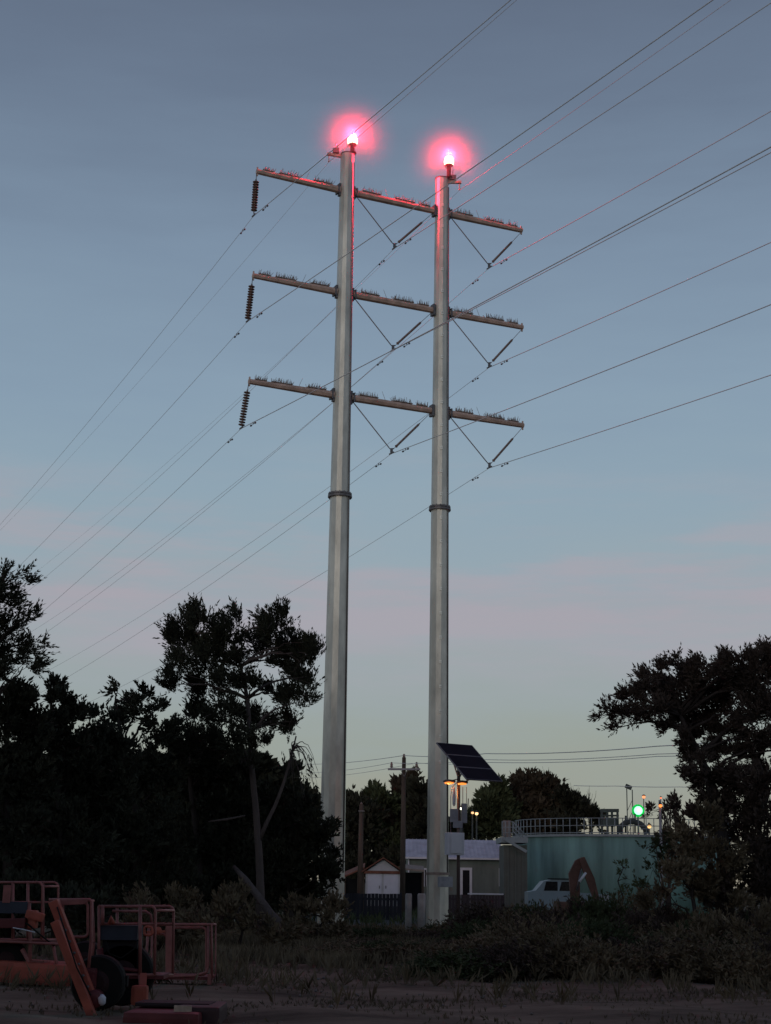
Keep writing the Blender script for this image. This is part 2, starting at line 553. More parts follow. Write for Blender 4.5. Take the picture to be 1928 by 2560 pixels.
def hanger_V(ua, ub, uc, z):
    b = UP(uc, z - DV)
    top1, top2 = UP(ua, z - .12), UP(ub, z - .10)
    m = MB(); m.tube([top1, b + (top1 - b).normalized() * .1], .017, 6)
    d = (b - top1).normalized(); Ln = (b - top1).length
    for i in range(int(Ln / .05) - 6):
        m.lathe(top1 + d * (.16 + i * .05), [(.017, 0), (.036, .008), (.017, .014)], 7, d)
    o = m.build('strut_insulator', INSUL, tower)
    m2 = MB(); d2 = (top2 - b).normalized(); L2 = (top2 - b).length
    s0 = b + d2 * .28; s1 = b + d2 * (L2 * .72)
    m2.tube([b + d2 * .12, top2], .011, 5)
    m2.tube([s0, s1], .028, 7)
    for i in range(int((s1 - s0).length / .05)):
        m2.lathe(s0 + d2 * i * .05, [(.028, 0), (.052, .010), (.028, .018)], 8, d2)
    m2.lathe(s0, [(.05, -.02), (.065, .0), (.05, .03)], 8, d2)
    m2.build('strain_insulator', INSUL, tower)
    y = MB(); y.box(b, (.10, .05, .14), Matrix.Rotation(PSI, 3, 'Z'), .01)
    y.bar(b + d2 * .14, b - d * .10, .03, .04)
    y.bar(b - NB * .18 - Vector((0, 0, .09)), b + NB * .18 - Vector((0, 0, .09)), .05, .05, bev=.01)
    y.build('yoke_clamp', HARD, tower)
    return b - Vector((0, 0, .11))


att = {}
for z, nm, sw in zip(ZA, ('top', 'middle', 'bottom'), (-.05, -.13, -.22)):
    att['I', nm] = hanger_I(z, sw)
    att['V', nm] = hanger_V(.42, SP - rad(SP, z) - .12, 2.10, z)
    att['W', nm] = hanger_V(SP + .42, UR - .05, 6.37, z)

# shield wire brackets + lamp mounts
RED = emit('red_beacon_lens', (1.0, .86, .52), 5.0)
REDG = emit('red_beacon_glass', (1.0, .10, .22), 2.2)
REDPAINT = mat('beacon_housing', (.10, .06, .06), .5, .2, .2, 8)


def beacon(u, zt, px, py, br):
    base = UP(u, zt)
    # lamp position from its direction, at the pole's distance
    lp = at(px, py, base.y - .05)
    m = MB()
    m.bar(base + Vector((0, 0, .02)), Vector((lp.x, lp.y, zt + .06)), .10, .05)
    m.lathe((lp.x, lp.y, zt + .05), [(.16, 0), (.16, .04), (.09, .06), (.09, lp.z - zt - .24), (.17, lp.z - zt - .22), (.17, lp.z - zt - .17)], 16)
    o = m.build('warning_lamp', REDPAINT, tower)
    l_ = MB(); l_.lathe(lp - Vector((0, 0, .17)), [(.13, 0), (.18, .05), (.20, .17), (.185, .29), (.13, .38), (.04, .42)], 18)
    l_.build('lens', RED, o)
    c = MB()
    for k in range(7):       # little anti-perching spikes round the lamp foot
        a = math.pi * (.55 + .12 * k)
        s_ = Vector((lp.x, lp.y, lp.z - .26))
        c.tube([s_, s_ + Vector((math.cos(a) * .26, -.05, .10 + .16 * math.sin(a)))], [.012, .006], 4)
    c.build('perch_spikes', STEEL, o)
    # shield-wire bracket
    e = at(br[0], br[1], base.y)
    b2 = MB(); st = UP(u, zt - .12)
    b2.bar(st, e, .09, .10, bev=.01); b2.bar(st + Vector((0, 0, .14)), st.lerp(e, .9) + Vector((0, 0, .03)), .03, .03)
    b2.box(e, (.14, .14, .10), None, .01)
    b2.tube([e, e - Vector((0, 0, .28))], .018, 6); b2.lathe(e - Vector((0, 0, .34)), [(.02, 0), (.045, .03), (.02, .08)], 8)
    bo = b2.build('shield_wire_bracket', ARM, tower)
    eq = MB()     # junction box and equipment beside the lamp
    cb = st.lerp(e, .62) + Vector((0, 0, .19)); eq.box(cb, (.26, .22, .20), None, .02)
    eq.tube([cb + Vector((0, 0, .1)), cb + Vector((0, 0, .36))], .02, 6)
    eq.build('junction_box', HARD, bo)
    li = bpy.data.lights.new('lamp_light', 'POINT'); li.color = (1, .02, .06); li.energy = 2300; li.shadow_soft_size = .08
    lo = bpy.data.objects.new('lamp_light', li); C.objects.link(lo); lo.location = lp + Vector((0, -.06, .34))
    link_child(lo, tower)
    return lp, e - Vector((0, 0, .34))


lp1, sh1 = beacon(0, ZT1, 762, 305, (711, 333))
lp2, sh2 = beacon(SP, ZT2, 970, 350, (993, 394))
att['S', 'left'] = sh1; att['S', 'right'] = sh2

# tower base hardware
bx = MB(); c0 = at(962, 1905, 55.6)
bx.box(c0, (.50, .22, .36), Matrix.Rotation(.2, 3, 'Z'), .02)
bxo = bx.build('equipment_box', mat('grey_box_paint', (.30, .33, .38), .6, .1, .2, 5), tower)
st_ = MB(); zb = zat(950, 1890, SP); st_.lathe(UP(SP, zb), [(.40, 0), (.43, 0), (.43, .09), (.40, .09)], 20, smooth=False)
st_.build('strap_band', SPIKE, tower)
for u, rb in ((0, .475), (SP, .415)):
    ft = MB(); ft.lathe(UP(u, -.3), [(rb + .35, 0), (rb + .35, .45), (rb + .1, .5)], 20, smooth=False)
    ft.build('footing', mat('footing_concrete', (.28, .27, .26), .9, 0, .2, 3, .4), tower)


# ------------------------------------------------------------------ conductors
def conductor(name, label, p, r_, group, damp=True, near=(.0676, .00034, 0.), far=(.0923, .0006, 0.), Tn=62, Tf=250):
    g_ = thing(name, label, 'power line', tuple(p), group)
    an = PSI - math.pi / 2 + R(1.1); af = PSI + math.pi / 2 - R(.115)
    dn = Vector((math.cos(an), math.sin(an), 0)); df = Vector((math.cos(af), math.sin(af), 0))
    def pos(side, t):
        d, (a_, b_, _) = (dn, near) if side == 'n' else (df, far)
        b2 = b_ if side == 'n' else b_ / (1 + t / 900)
        return p + d * t + Vector((0, 0, -a_ * t + b2 * t * t))
    for side, T, n in (('n', Tn, 40), ('f', Tf, 50)):
        ts = [T * (i / n) ** 1.3 for i in range(n + 1)]
        MB().tube([pos(side, t) for t in ts], r_ * (1.0 if side == 'n' else .62), 6).build('cable', WIRE, g_, False)
    if damp:
        for side in 'nf':
            for t0 in (1.15,):
                c = pos(side, t0); d = dn if side == 'n' else df
                m = MB(); lo = c - Vector((0, 0, .07))
                m.tube([lo - d * .17, lo + d * .17], .008, 5)
                for s in (-1, 1): m.lathe(lo + d * s * .2 - d * .05, [(.02, 0), (.034, .02), (.034, .08), (.02, .1)], 8, d)
                m.box(c - Vector((0, 0, .03)), (.03, .03, .09))
                m.build('damper', HARD, g_)
    return g_


seat = {'I': ('outer left insulator string', 'conductor hung from the {} left insulator string'),
        'V': ('', 'conductor held by the {} insulator vee between the two poles'),
        'W': ('', 'conductor held by the {} insulator vee right of the right pole')}
word = {'top': 'topmost', 'middle': 'middle', 'bottom': 'lowest'}
for (kind, nm), p in att.items():
    if kind == 'S':
        conductor('shield_wire', 'thin shield wire running from the %s pole top bracket' % nm, p, .009, 'overhead wires of the tower', False,
                  near=(.050, .0004, 0), far=(.075, .0005, 0))
    else:
        conductor('power_line', seat[kind][1].format(word[nm]), p, .0135, 'overhead wires of the tower')


# scattering ball added round each beacon to imitate lens bloom
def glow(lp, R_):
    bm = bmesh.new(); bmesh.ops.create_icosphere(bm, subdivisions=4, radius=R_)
    me = bpy.data.meshes.new('lamp_bloom'); bm.to_mesh(me); bm.free()
    m = bpy.data.materials.new('bloom_scatter'); m.use_nodes = True
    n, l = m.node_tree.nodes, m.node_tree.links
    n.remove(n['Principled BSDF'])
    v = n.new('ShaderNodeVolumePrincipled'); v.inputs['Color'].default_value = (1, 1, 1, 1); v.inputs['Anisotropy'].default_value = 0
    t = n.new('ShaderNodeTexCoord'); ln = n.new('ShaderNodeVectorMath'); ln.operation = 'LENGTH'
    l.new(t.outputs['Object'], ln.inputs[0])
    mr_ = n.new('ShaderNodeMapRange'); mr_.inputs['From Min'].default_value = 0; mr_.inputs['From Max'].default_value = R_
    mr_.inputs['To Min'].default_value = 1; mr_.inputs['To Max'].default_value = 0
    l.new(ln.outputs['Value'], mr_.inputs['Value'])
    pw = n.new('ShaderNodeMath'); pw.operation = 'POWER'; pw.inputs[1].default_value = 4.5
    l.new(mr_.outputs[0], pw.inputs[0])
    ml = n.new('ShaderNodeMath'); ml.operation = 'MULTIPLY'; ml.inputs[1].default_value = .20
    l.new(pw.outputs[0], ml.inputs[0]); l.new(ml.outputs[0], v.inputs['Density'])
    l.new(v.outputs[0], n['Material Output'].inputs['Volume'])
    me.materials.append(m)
    o = bpy.data.objects.new('lamp_bloom', me); C.objects.link(o); o.location = lp; o['kind'] = 'stuff'
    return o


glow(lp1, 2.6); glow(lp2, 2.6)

# ================================================================== SOLAR MAST
YS = 50.
sm = thing('solar_mast', 'solar panel mast with white cabinet and two amber lamps beside the right tower pole', 'solar mast', tuple(at(991, 2017, YS)))
MASTM = mat('mast_steel', (.12, .09, .09), .5, .4, .2, 4)
PALE = mat('pale_cabinet_paint', (.62, .62, .70), .55, 0, .08, 2)
top = at(991, 1690, YS); bot = Vector((top.x, top.y, 0))
MB().tube([bot, top + Vector((0, 0, .5))], .055, 12).build('post', MASTM, sm)
c1, c2, c3, c4 = at(942, 1606, YS + .1), at(1022, 1607, YS + 1.0), at(1085, 1687, YS + .2), at(1006, 1688, YS - .9)
# true rectangle panel: re-square about its centre
ctr = (c1 + c2 + c3 + c4) / 4
Ahz = R(35); T = R(38)
h_ = Vector((math.cos(Ahz), math.sin(Ahz), 0)); v_ = Vector((math.sin(Ahz) * math.cos(T), -math.cos(Ahz) * math.cos(T), -math.sin(T)))
W_, V_ = 1.44, 2.05
nrm = h_.cross(v_).normalized()
if nrm.z < 0: nrm = -nrm
CELL = mat('solar_cells', (.016, .011, .020), .7, 0, .2, 3, spec=.08)
FR = mat('panel_frame', (.22, .20, .23), .5, .4, .1, 4)
for i in range(3):
    t0, t1 = -V_ / 2 + i * V_ / 3 + .012, -V_ / 2 + (i + 1) * V_ / 3 - .012
    c = ctr + v_ * (t0 + t1) / 2
    Mx = Matrix((h_, v_, nrm)).transposed()
    md = MB().box(c, (W_, t1 - t0, .035), Mx).build('solar_panel', CELL, sm)
    f_ = MB()
    for s in (-1, 1):
        f_.box(c + h_ * s * (W_ / 2 + .012), (.02, t1 - t0, .045), Mx)
        f_.box(c + v_ * s * ((t1 - t0) / 2 - .006), (W_ - .01, .016, .043), Mx)
    f_.build('frame', FR, md)
br_ = MB()
for s in (-.45, .45):
    br_.bar(ctr + h_ * s - v_ * .85 - nrm * .05, ctr + h_ * s + v_ * .85 - nrm * .05, .05, .05)
    br_.bar(ctr + h_ * s * .9 - nrm * .08 - v_ * .5, top + Vector((0, 0, .1)), .035, .035)
br_.bar(ctr - nrm * .10 - h_ * .5, ctr - nrm * .10 + h_ * .5, .06, .06)
br_.bar(ctr - nrm * .10, top + Vector((0, 0, .45)), .07, .07)
br_.bar(ctr - nrm * .08 + v_ * .6, top - Vector((0, 0, .1)), .04, .04)
br_.build('panel_rack', FR, sm)
cb = at(982, 1823, YS - .15)
cab = MB().box(cb, (.56, .34, .70), Matrix.Rotation(R(14), 3, 'Z'), .015).build('cabinet', PALE, sm)
MB().box(cb + Vector((.06, -.185, 0)), (.38, .02, .60), Matrix.Rotation(R(14), 3, 'Z'), .006).build('cabinet_door', PALE, cab)
jb = MB()
jb.box(at(981, 1762, YS), (.26, .2, .42), None, .015); jb.box(at(1003, 1757, YS), (.18, .2, .62), None, .015); jb.box(at(989, 1781, YS - .05), (.30, .16, .22), None, .01)
jb.build('equipment_box', mat('mid_grey_box', (.26, .26, .31), .6, .1, .2, 5), sm)
cn = MB(); cn.tube([at(974, 1800, YS), at(974, 1720, YS), at(977, 1700, YS), at(988, 1690, YS)], .014, 6)
cn.tube([at(1008, 1735, YS), at(1008, 1700, YS)], .010, 5); cn.tube([at(1011, 1745, YS), at(1012, 1725, YS)], .018, 6)
cn.tube([at(1000, 1800, YS), at(1000, 1700, YS)], .012, 6)
cn.build('conduit', FR, sm)
wl = MB(); wl.lathe(at(981, 1742, YS - .05), [(.01, 0), (.05, .06), (.06, .3), (.03, .55), (.012, .62)], 12); wl.build('antenna', PALE, sm)
AMB = emit('amber_lens', (1.0, .27, .045), 1.5)
for (x0, x1, y, s) in ((957, 984, 1690, 1), (986, 1011, 1692, .55)):
    c = at((x0 + x1) / 2, y, YS - .1)
    L_ = (x1 - x0) * mpx(YS)
    hd = MB().lathe(c - Vector((L_ / 2, 0, -.03)), [(.01, 0), (.05, L_ * .2), (.065, L_ * .5), (.05, L_ * .85), (.03, L_)], 12, (1, 0, 0)).build('lamp_head', MASTM, sm)
    MB().lathe(c + Vector((0, -.01, -.045)), [(.05, -.01), (.14 * (L_ / .4), 0), (.15 * (L_ / .4), .035), (.05, .06)], 14).build('lens', AMB, hd)
    MB().bar(c + Vector((0, 0, .04)), Vector((top.x, top.y, c.z + .12)), .03, .03).build('lamp_arm', MASTM, hd)
al = bpy.data.lights.new('amber_light', 'POINT'); al.color = (1, .35, .08); al.energy = 22; al.shadow_soft_size = .1
ao = bpy.data.objects.new('amber_light', al); C.objects.link(ao); ao.location = at(970, 1700, YS + .15); link_child(ao, sm)

# ================================================================== WOODEN UTILITY POLES + WIRES
YU = 80.
ut = at(873, 1636, YU)
up_ = thing('utility_pole', 'wooden utility pole with a pale crossarm between the two tower poles', 'utility pole', (ut.x, ut.y, 0), 'wooden utility poles')
MB().tube([(ut.x, ut.y, -.1), (ut.x, ut.y, 4), tuple(ut)], [.15, .13, .10], 12).build('shaft', WOOD, up_)
ca, cb_ = at(838, 1662, YU), at(908, 1662, YU)
GREYW = mat('grey_crossarm', (.30, .29, .32), .8, 0, .2, 5)
MB().bar(ca - Vector((0, .12, 0)), cb_ - Vector((0, .12, 0)), .08, .10, bev=.01).build('crossarm', GREYW, up_)
for px in (846, 900):
    c = at(px, 1659, YU) - Vector((0, .12, 0))
    MB().lathe(c, [(.03, 0), (.09, .05), (.05, .10), (.085, .15), (.04, .2), (.06, .25), (.02, .3)], 12).build('insulator', INSUL, up_)
MB().lathe(ut, [(.03, 0), (.08, .04), (.04, .09), (.07, .13), (.02, .18)], 12).build('insulator', INSUL, up_)
MB().bar(at(866, 1664, YU) - Vector((0, .15, 0)), at(873, 1678, YU) - Vector((0, .15, 0)), .03, .03).bar(at(880, 1664, YU) - Vector((0, .15, 0)), at(873, 1678, YU) - Vector((0, .15, 0)), .03, .03).build('brace', HARD, up_)
u2 = at(781, 1738, 88)
p2 = thing('utility_pole', 'plain brown wooden pole without crossarm behind the white shed', 'utility pole', (u2.x, u2.y, 0), 'wooden utility poles')
MB().tube([(u2.x, u2.y, -.1), tuple(u2)], [.17, .12], 12).build('shaft', WOOD, p2)
MB().lathe(u2, [(.03, 0), (.08, .04), (.04, .1), (.02, .14)], 10).build('insulator', INSUL, p2)
MB().box(at(781, 1752, 87.8), (.34, .08, .06)).build('bracket', HARD, p2)


def dist_wire(label, pts, r_=.016):
    """pts: (px,py,Y) interpolated with a little sag"""
    P = [at(*p) for p in pts]; o = []
    for i in range(len(P) - 1):
        for j in range(13):
            if i and j == 0: continue
            t = j / 12; q = P[i].lerp(P[i + 1], t); q.z -= 4 * t * (1 - t) * (P[i + 1] - P[i]).length * .006
            o.append(q)
    ob = MB().tube(o, r_, 5).build('service_wire', WIRE, None, False)
    tag(ob, label, 'wire', 'wires of the utility pole')


dist_wire('service wire running right from the top of the wooden utility pole', [(600, 1648, 120), (873, 1632, YU), (1050, 1628, 66), (1420, 1612, 52), (1900, 1560, 38)])
dist_wire('service wire running from the left insulator of the grey crossarm', [(600, 1668, 120), (846, 1648, YU), (1050, 1641, 67), (1420, 1629, 53), (1900, 1590, 39)], .012)
dist_wire('service wire running from the right insulator of the grey crossarm', [(620, 1680, 121), (900, 1648, YU), (1060, 1647, 68), (1420, 1634, 54), (1900, 1600, 40)], .012)
dist_wire('low service wire strung above the pump gantry toward the right trees', [(1240, 1697, 150), (1330, 1698, 146), (1470, 1700, 140), (1600, 1702, 136)], .03)

# ================================================================== BUILDINGS
WALLG = mat('grey_green_siding', (.155, .18, .165), .85, 0, .28, 1, .15, 8, (1, 1, .3))
ROOFW = mat('white_metal_roof', (.50, .50, .58), .6, 0, .2, 1.5)
TRIMW = mat('white_trim', (.62, .62, .68), .6, 0, .08, 3)
VOID = mat('dark_interior', (.012, .012, .015), .9, 0, .2, 3)


def quad_box(mb, x0, x1, y0, y1, Y, dep, bottom=None):
    """box whose front face covers a pixel rectangle at distance Y"""
    a_, b_ = at(x0, y1, Y), at(x1, y0, Y)
    z0 = a_.z if bottom is None else bottom
    mb.box(((a_.x + b_.x) / 2, Y + dep / 2, (z0 + b_.z) / 2), (b_.x - a_.x, dep, b_.z - z0))
    return mb


YB = 100.
bl = thing('workshop_building', 'long grey green building with pale metal roof behind the right tower pole', 'building', (at(980, 1960, YB).x, YB, 0))
wb = quad_box(MB(), 880, 1090, 1852, 1961, YB, 7, 0).build('wall', WALLG, bl)
e0, e1 = at(875, 1851, YB - .35), at(1089, 1851, YB - .35)
r0_, r1_ = at(875, 1813, YB + .35 + 3.4), at(1089, 1814, YB + .35 + 3.4)
ridge_z = at(980, 1814, YB + 3.2).z
mb = MB()
x0, x1 = e0.x, e1.x; ez = e0.z
yf, ym, yb = YB - .35, YB + 3.3, YB + 7.4
vs = [(x0, yf, ez), (x1, yf, ez), (x1, ym, ridge_z), (x0, ym, ridge_z), (x0, yb, ez), (x1, yb, ez)]
vs += [(a_, b_, c_ - .1) for a_, b_, c_ in vs]
mb.add(vs, [(0, 1, 2, 3), (3, 2, 5, 4), (6, 9, 8, 7), (9, 10, 11, 8), (0, 6, 7, 1), (1, 7, 8, 2), (2, 8, 11, 5), (5, 11, 10, 4), (4, 10, 9, 3), (3, 9, 6, 0)])
n_ = 24
for i in range(n_ + 1):
    x = x0 + .03 + (x1 - x0 - .06) * i / n_
    mb.bar((x, yf + .01, ez + .012), (x, ym, ridge_z + .012), .03, .035)
mb.build('roof', ROOFW, bl)
gb = MB()
for x in (x0 + .35, x1 - .35):
    gb.add([(x - .03, YB + .2, ez - .12), (x - .03, YB + 6.9, ez - .12), (x - .03, ym, ridge_z - .14), (x + .03, YB + .2, ez - .12), (x + .03, YB + 6.9, ez - .12), (x + .03, ym, ridge_z - .14)],
           [(0, 1, 2), (3, 5, 4), (0, 3, 4, 1), (1, 4, 5, 2), (2, 5, 3, 0)])
gb.build('gable', WALLG, bl)


def opening(parent, x0, x1, y0, y1, Y, name='door', fr=.10, panemat=VOID, bottom=None):
    a_, b_ = at(x0, y1, Y), at(x1, y0, Y); z0 = a_.z if bottom is None else bottom
    z1 = b_.z
    o = MB().box(((a_.x + b_.x) / 2, Y - .03, (z0 + z1) / 2), (b_.x - a_.x - fr * 1.2, .05, z1 - z0 - .02)).build(name, panemat, parent)
    f_ = MB()
    for x in (a_.x + fr / 2, b_.x - fr / 2): f_.box((x, Y - .05, (z0 + z1) / 2), (fr, .11, z1 - z0))
    f_.box(((a_.x + b_.x) / 2, Y - .05, z1 + fr / 2), (b_.x - a_.x, .115, fr))
    f_.build('frame', TRIMW, o)
    return o


opening(bl, 994, 1020, 1880, 1961, YB, 'door', .16, VOID, .05)
opening(bl, 1078, 1089, 1879, 1915, YB, 'window', .10)
opening(bl, 914, 924, 1879, 1915, YB, 'window', .10)
dn = MB(); dn.tube([(x0 + .25, YB - .08, ez - .1), (x0 + .25, YB - .08, .2)], .05, 8); dn.build('downpipe', TRIMW, bl)
gt = MB(); gt.bar((x0, yf - .06, ez - .06), (x1, yf - .06, ez - .06), .11, .1); gt.build('gutter', TRIMW, bl)

# brown board fence in front, pale capping rail
FENB = mat('brown_boards', (.055, .042, .048), .9, 0, .3, 1, .4, 12, (6, 6, .3))


def fence(name, label, x0, x1, y0, Y, matl, capm=None, group=None, n=None):
    a_, b_ = at(x0, y0, Y), at(x1, y0, Y)
    g_ = thing(name, label, 'fence', ((a_.x + b_.x) / 2, Y, 0), group)
    W = b_.x - a_.x; n = n or max(3, int(W / .16)); m = MB()
    for i in range(n):
        x = a_.x + W * (i + .5) / n
        m.box((x, Y + random.uniform(-.008, .008), a_.z / 2), (W / n - .012, .025, a_.z - random.uniform(0, .04)))
    m.build('boards', matl, g_)
    r_ = MB()
    for z in (.3, a_.z - .25): r_.bar((a_.x, Y + .05, z), (b_.x, Y + .05, z), .05, .09)
    r_.build('rail', matl, g_)
    k = max(2, int(W / 2.2) + 1)
    for i in range(k):
        MB().box((a_.x + W * i / (k - 1), Y + .10, (a_.z + .06) / 2), (.11, .11, a_.z + .06), None, .01).build('post', matl, g_)
    if capm:
        MB().bar((a_.x + W * .38, Y, a_.z + .05), (b_.x, Y, a_.z + .05), .12, .07, bev=.01).build('capping_rail', capm, g_)
    return g_


fence('board_fence', 'dark brown board fence with pale top rail in front of the grey green building', 963, 1088, 1932, 86, FENB, TRIMW)
DKF = mat('charcoal_boards', (.035, .033, .042), .9, 0, .3, 1, .4, 12, (6, 6, .3))
fence('board_fence', 'low charcoal board fence in front of the white shed', 738, 866, 1929, 72, DKF)

# white gabled shed
YH = 88.
sh = thing('garden_shed', 'small white gabled shed with rust brown eaves left of the utility pole', 'shed', (at(828, 1960, YH).x, YH, 0))
a_, b_ = at(790, 1883, YH), at(866, 1883, YH); W = b_.x - a_.x; ez = a_.z; cx = (a_.x + b_.x) / 2
az = at(828, 1857, YH).z
SHW = mat('white_shed_boards', (.52, .53, .56), .7, 0, .1, 2)
MB().box((cx, YH + 1.4, ez / 2), (W - .02, 2.8, ez)).build('wall', SHW, sh)
gm = MB(); gm.add([(a_.x, YH, ez), (b_.x, YH, ez), (cx, YH, az), (a_.x, YH + .08, ez), (b_.x, YH + .08, ez), (cx, YH + .08, az)], [(0, 1, 2), (3, 5, 4), (0, 3, 4, 1), (1, 4, 5, 2), (2, 5, 3, 0)])
gm.build('gable', SHW, sh)
RUST = mat('rusty_sheet', (.20, .085, .06), .85, .1, .35, 2, .3, 14)
rm = MB()
for s in (-1, 1):
    p0 = Vector((cx, YH - .25, az + .06)); q0 = Vector((cx + s * (W / 2 + .22), YH - .25, ez - .04)); dy = Vector((0, 3.3, 0))
    nn = Vector((0, 0, .07))
    vs = [p0, q0, q0 + dy, p0 + dy]; vs = vs + [v + nn for v in vs]
    rm.add(vs, [(0, 1, 2, 3), (4, 7, 6, 5), (0, 4, 5, 1), (1, 5, 6, 2), (2, 6, 7, 3), (3, 7, 4, 0)])
rm.build('roof', RUST, sh)
MB().bar((a_.x - .1, YH - .06, ez - .02), (b_.x + .1, YH - .06, ez - .02), .10, .16).build('fascia', RUST, sh)
for (u0, u1) in ((.06, .46), (.52, .92)):
    xa, xb = a_.x + W * u0, a_.x + W * u1
    d_ = MB().box(((xa + xb) / 2, YH - .02, ez * .5 + .38), (xb - xa, .04, ez - .95), None, .008).build('door', PALE, sh)
    MB().box((xb - .12 if u0 < .3 else xa + .12, YH - .06, ez * .5 + .3), (.04, .05, .16)).build('handle', HARD, d_)
MB().box((cx, YH - .03, .2), (W + .02, .06, .4)).build('skirting', mat('grey_skirting', (.10, .10, .11), .9, 0, .2, 3), sh)


def carport(label, x0, x1, y0, y1, Y, dep, rm_):
    a_, b_ = at(x0, y0, Y), at(x1, y1, Y)
    g_ = thing('lean_to', label, 'lean-to', ((a_.x + b_.x) / 2, Y, 0))
    m = MB(); vs = [Vector((a_.x, Y, a_.z)), Vector((b_.x, Y, b_.z)), Vector((b_.x, Y + dep, b_.z + .25)), Vector((a_.x, Y + dep, a_.z + .25))]
    vs = vs + [v + Vector((0, 0, .09)) for v in vs]
    m.add(vs, [(3, 2, 1, 0), (4, 5, 6, 7), (0, 1, 5, 4), (1, 2, 6, 5), (2, 3, 7, 6), (3, 0, 4, 7)])
    m.build('roof', rm_, g_)
    for x, z in ((a_.x + .06, a_.z), (b_.x - .06, b_.z)):
        for yy in (Y + .1, Y + dep - .1):
            MB().box((x, yy, z / 2), (.09, .09, z), None, .008).build('post', WOOD, g_)
    MB().box(((a_.x + b_.x) / 2, Y + dep, min(a_.z, b_.z) / 2 - .02), (b_.x - a_.x, .06, min(a_.z, b_.z) - .05)).build('back_wall', VOID, g_)
    return g_


carport('open lean-to with a tan roof edge between shed and grey green building', 872, 917, 1879, 1883, 90, 2.2, mat('tan_sheet', (.30, .24, .20), .8, 0, .2, 3))
carport('open lean-to with sloping rusty roof on the left side of the white shed', 742, 788, 1896, 1876, 90, 2.2, RUST)

# bollards by the tower foot
CONC = mat('pale_concrete', (.33, .32, .33), .9, 0, .25, 3, .4, 18)
for i, (px, wd, lab) in enumerate(((883, .22, 'narrower pale concrete bollard just right of the utility pole foot'), (911, .27, 'wider pale concrete bollard close against the right tower pole foot'))):
    c = at(px, 1930, 52)
    o = MB().lathe((c.x, c.y, -.05), [(wd / 2, 0), (wd / 2, c.z), (wd / 2 * .8, c.z + .05)], 16).build('bollard', CONC, None)
    tag(o, lab, 'bollard', 'concrete bollards at the tower foot')
c = at(1307, 1932, 66)
tag(MB().lathe((c.x, c.y, -.05), [(.17, 0), (.17, c.z), (.12, c.z + .07)], 16).build('bollard', CONC, None), 'grey concrete bollard right of the rusty excavator arm', 'bollard')
c = at(1045, 1970, 51)
ym_ = thing('marker_post', 'small leaning yellow marker post in the brush right of the solar mast', 'marker post', (c.x, c.y, 0))
YEL = mat('yellow_plastic', (.75, .55, .25), .5, 0, .1, 3)
MB().bar((c.x + .13, c.y, .0), (c.x - .02, c.y, c.z + .05), .11, .03, bev=.01).build('blade', YEL, ym_)
MB().bar((c.x + .005, c.y - .018, c.z - .06), (c.x - .01, c.y - .018, c.z - .01), .09, .01).build('cap', TRIMW, ym_)

# ================================================================== TANK
TEAL = mat('teal_tank_paint', (.14, .26, .245), .7, 0, .42, .9, .1, 8, (1, 1, .14))
YT = 92.
tl, tr = at(1140, 1806, YT), at(1620, 1808, YT)
RT = (tr.x - tl.x) / 2 * 1.03; TX = (tl.x + tr.x) / 2; TZ = at(1312, 1806, YT).z; TY = YT + RT
tk = thing('water_tank', 'round teal water tank with walkway railing along its rim', 'tank', (TX, TY, 0))
MB().lathe((TX, TY, 0), [(RT, 0), (RT, TZ * .5), (RT, TZ)], 72).build('shell', TEAL, tk)
PALEB = mat('pale_blue_steel', (.24, .285, .31), .55, .1, .12, 3)
MB().lathe((TX, TY, TZ - .02), [(RT - .2, 0), (RT + .10, 0), (RT + .10, .14), (RT - .2, .15)], 72, smooth=False).build('rim', PALEB, tk)
rl = MB()
nps = 44
for i in range(nps + 1):
    a = math.pi * (1.02 + .96 * i / nps)
    b = Vector((TX + math.cos(a) * RT, TY + math.sin(a) * RT, TZ + .12))
    rl.tube([b, b + Vector((0, 0, .95))], .026, 6)
for hh in (.5, .93):
    rl.tube([Vector((TX + math.cos(a) * RT, TY + math.sin(a) * RT, TZ + .12 + hh)) for a in [math.pi * (1.02 + .96 * i / 60) for i in range(61)]], .024, 6)
rl.tube([Vector((TX + math.cos(a) * RT, TY + math.sin(a) * RT, TZ + .2)) for a in [math.pi * (1.02 + .96 * i / 60) for i in range(61)]], .03, 6)
rl.build('railing', PALEB, tk)

# stair tower at the left end of the tank
stt = thing('stair_tower', 'grey green stair tower with pale platform at the left end of the tank', 'stair tower', (at(1112, 1960, 89).x, 89, 0))
GG = mat('grey_green_concrete', (.115, .125, .115), .9, 0, .15, 1, .2, 8)
quad_box(MB(), 1089, 1139, 1826, 1961, 89, 3.4, 0).build('wall', GG, stt)
quad_box(MB(), 1083, 1141, 1809, 1820, 88.6, 4.1).build('platform', PALEB, stt)
m = MB()
for (xa, xb) in ((1089, 1096), (1132, 1140)):
    pass
for px in (1098, 1114, 1130):
    m.bar(at(px, 1826, 88.95), at(px, 1960, 88.95), .09, .06)
m.build('pilaster', GG, stt)
m = MB()
for k, px in enumerate((1085, 1092, 1100, 1108)):
    m.tube([at(px, 1810, 88.8), at(px, 1774, 88.8)], .03, 6)
for y in (1775, 1787, 1799): m.tube([at(1085, y, 88.8), at(1108, y, 88.8)], .025, 6)
for y in (0, 10, 20): m.tube([at(1108, 1775 + y, 88.8), at(1138, 1806 + y, 88.8)], .03, 6)
for k in range(5): m.tube([at(1110 + k * 6, 1777 + k * 6, 88.8), at(1110 + k * 6, 1799 + k * 6, 88.8)], .02, 5)
m.build('handrail', PALEB, stt)
m = MB(); m.bar(at(1090, 1812, 88.5), at(1138, 1840, 88.5), .10, .16); m.build('stringer', PALEB, stt)
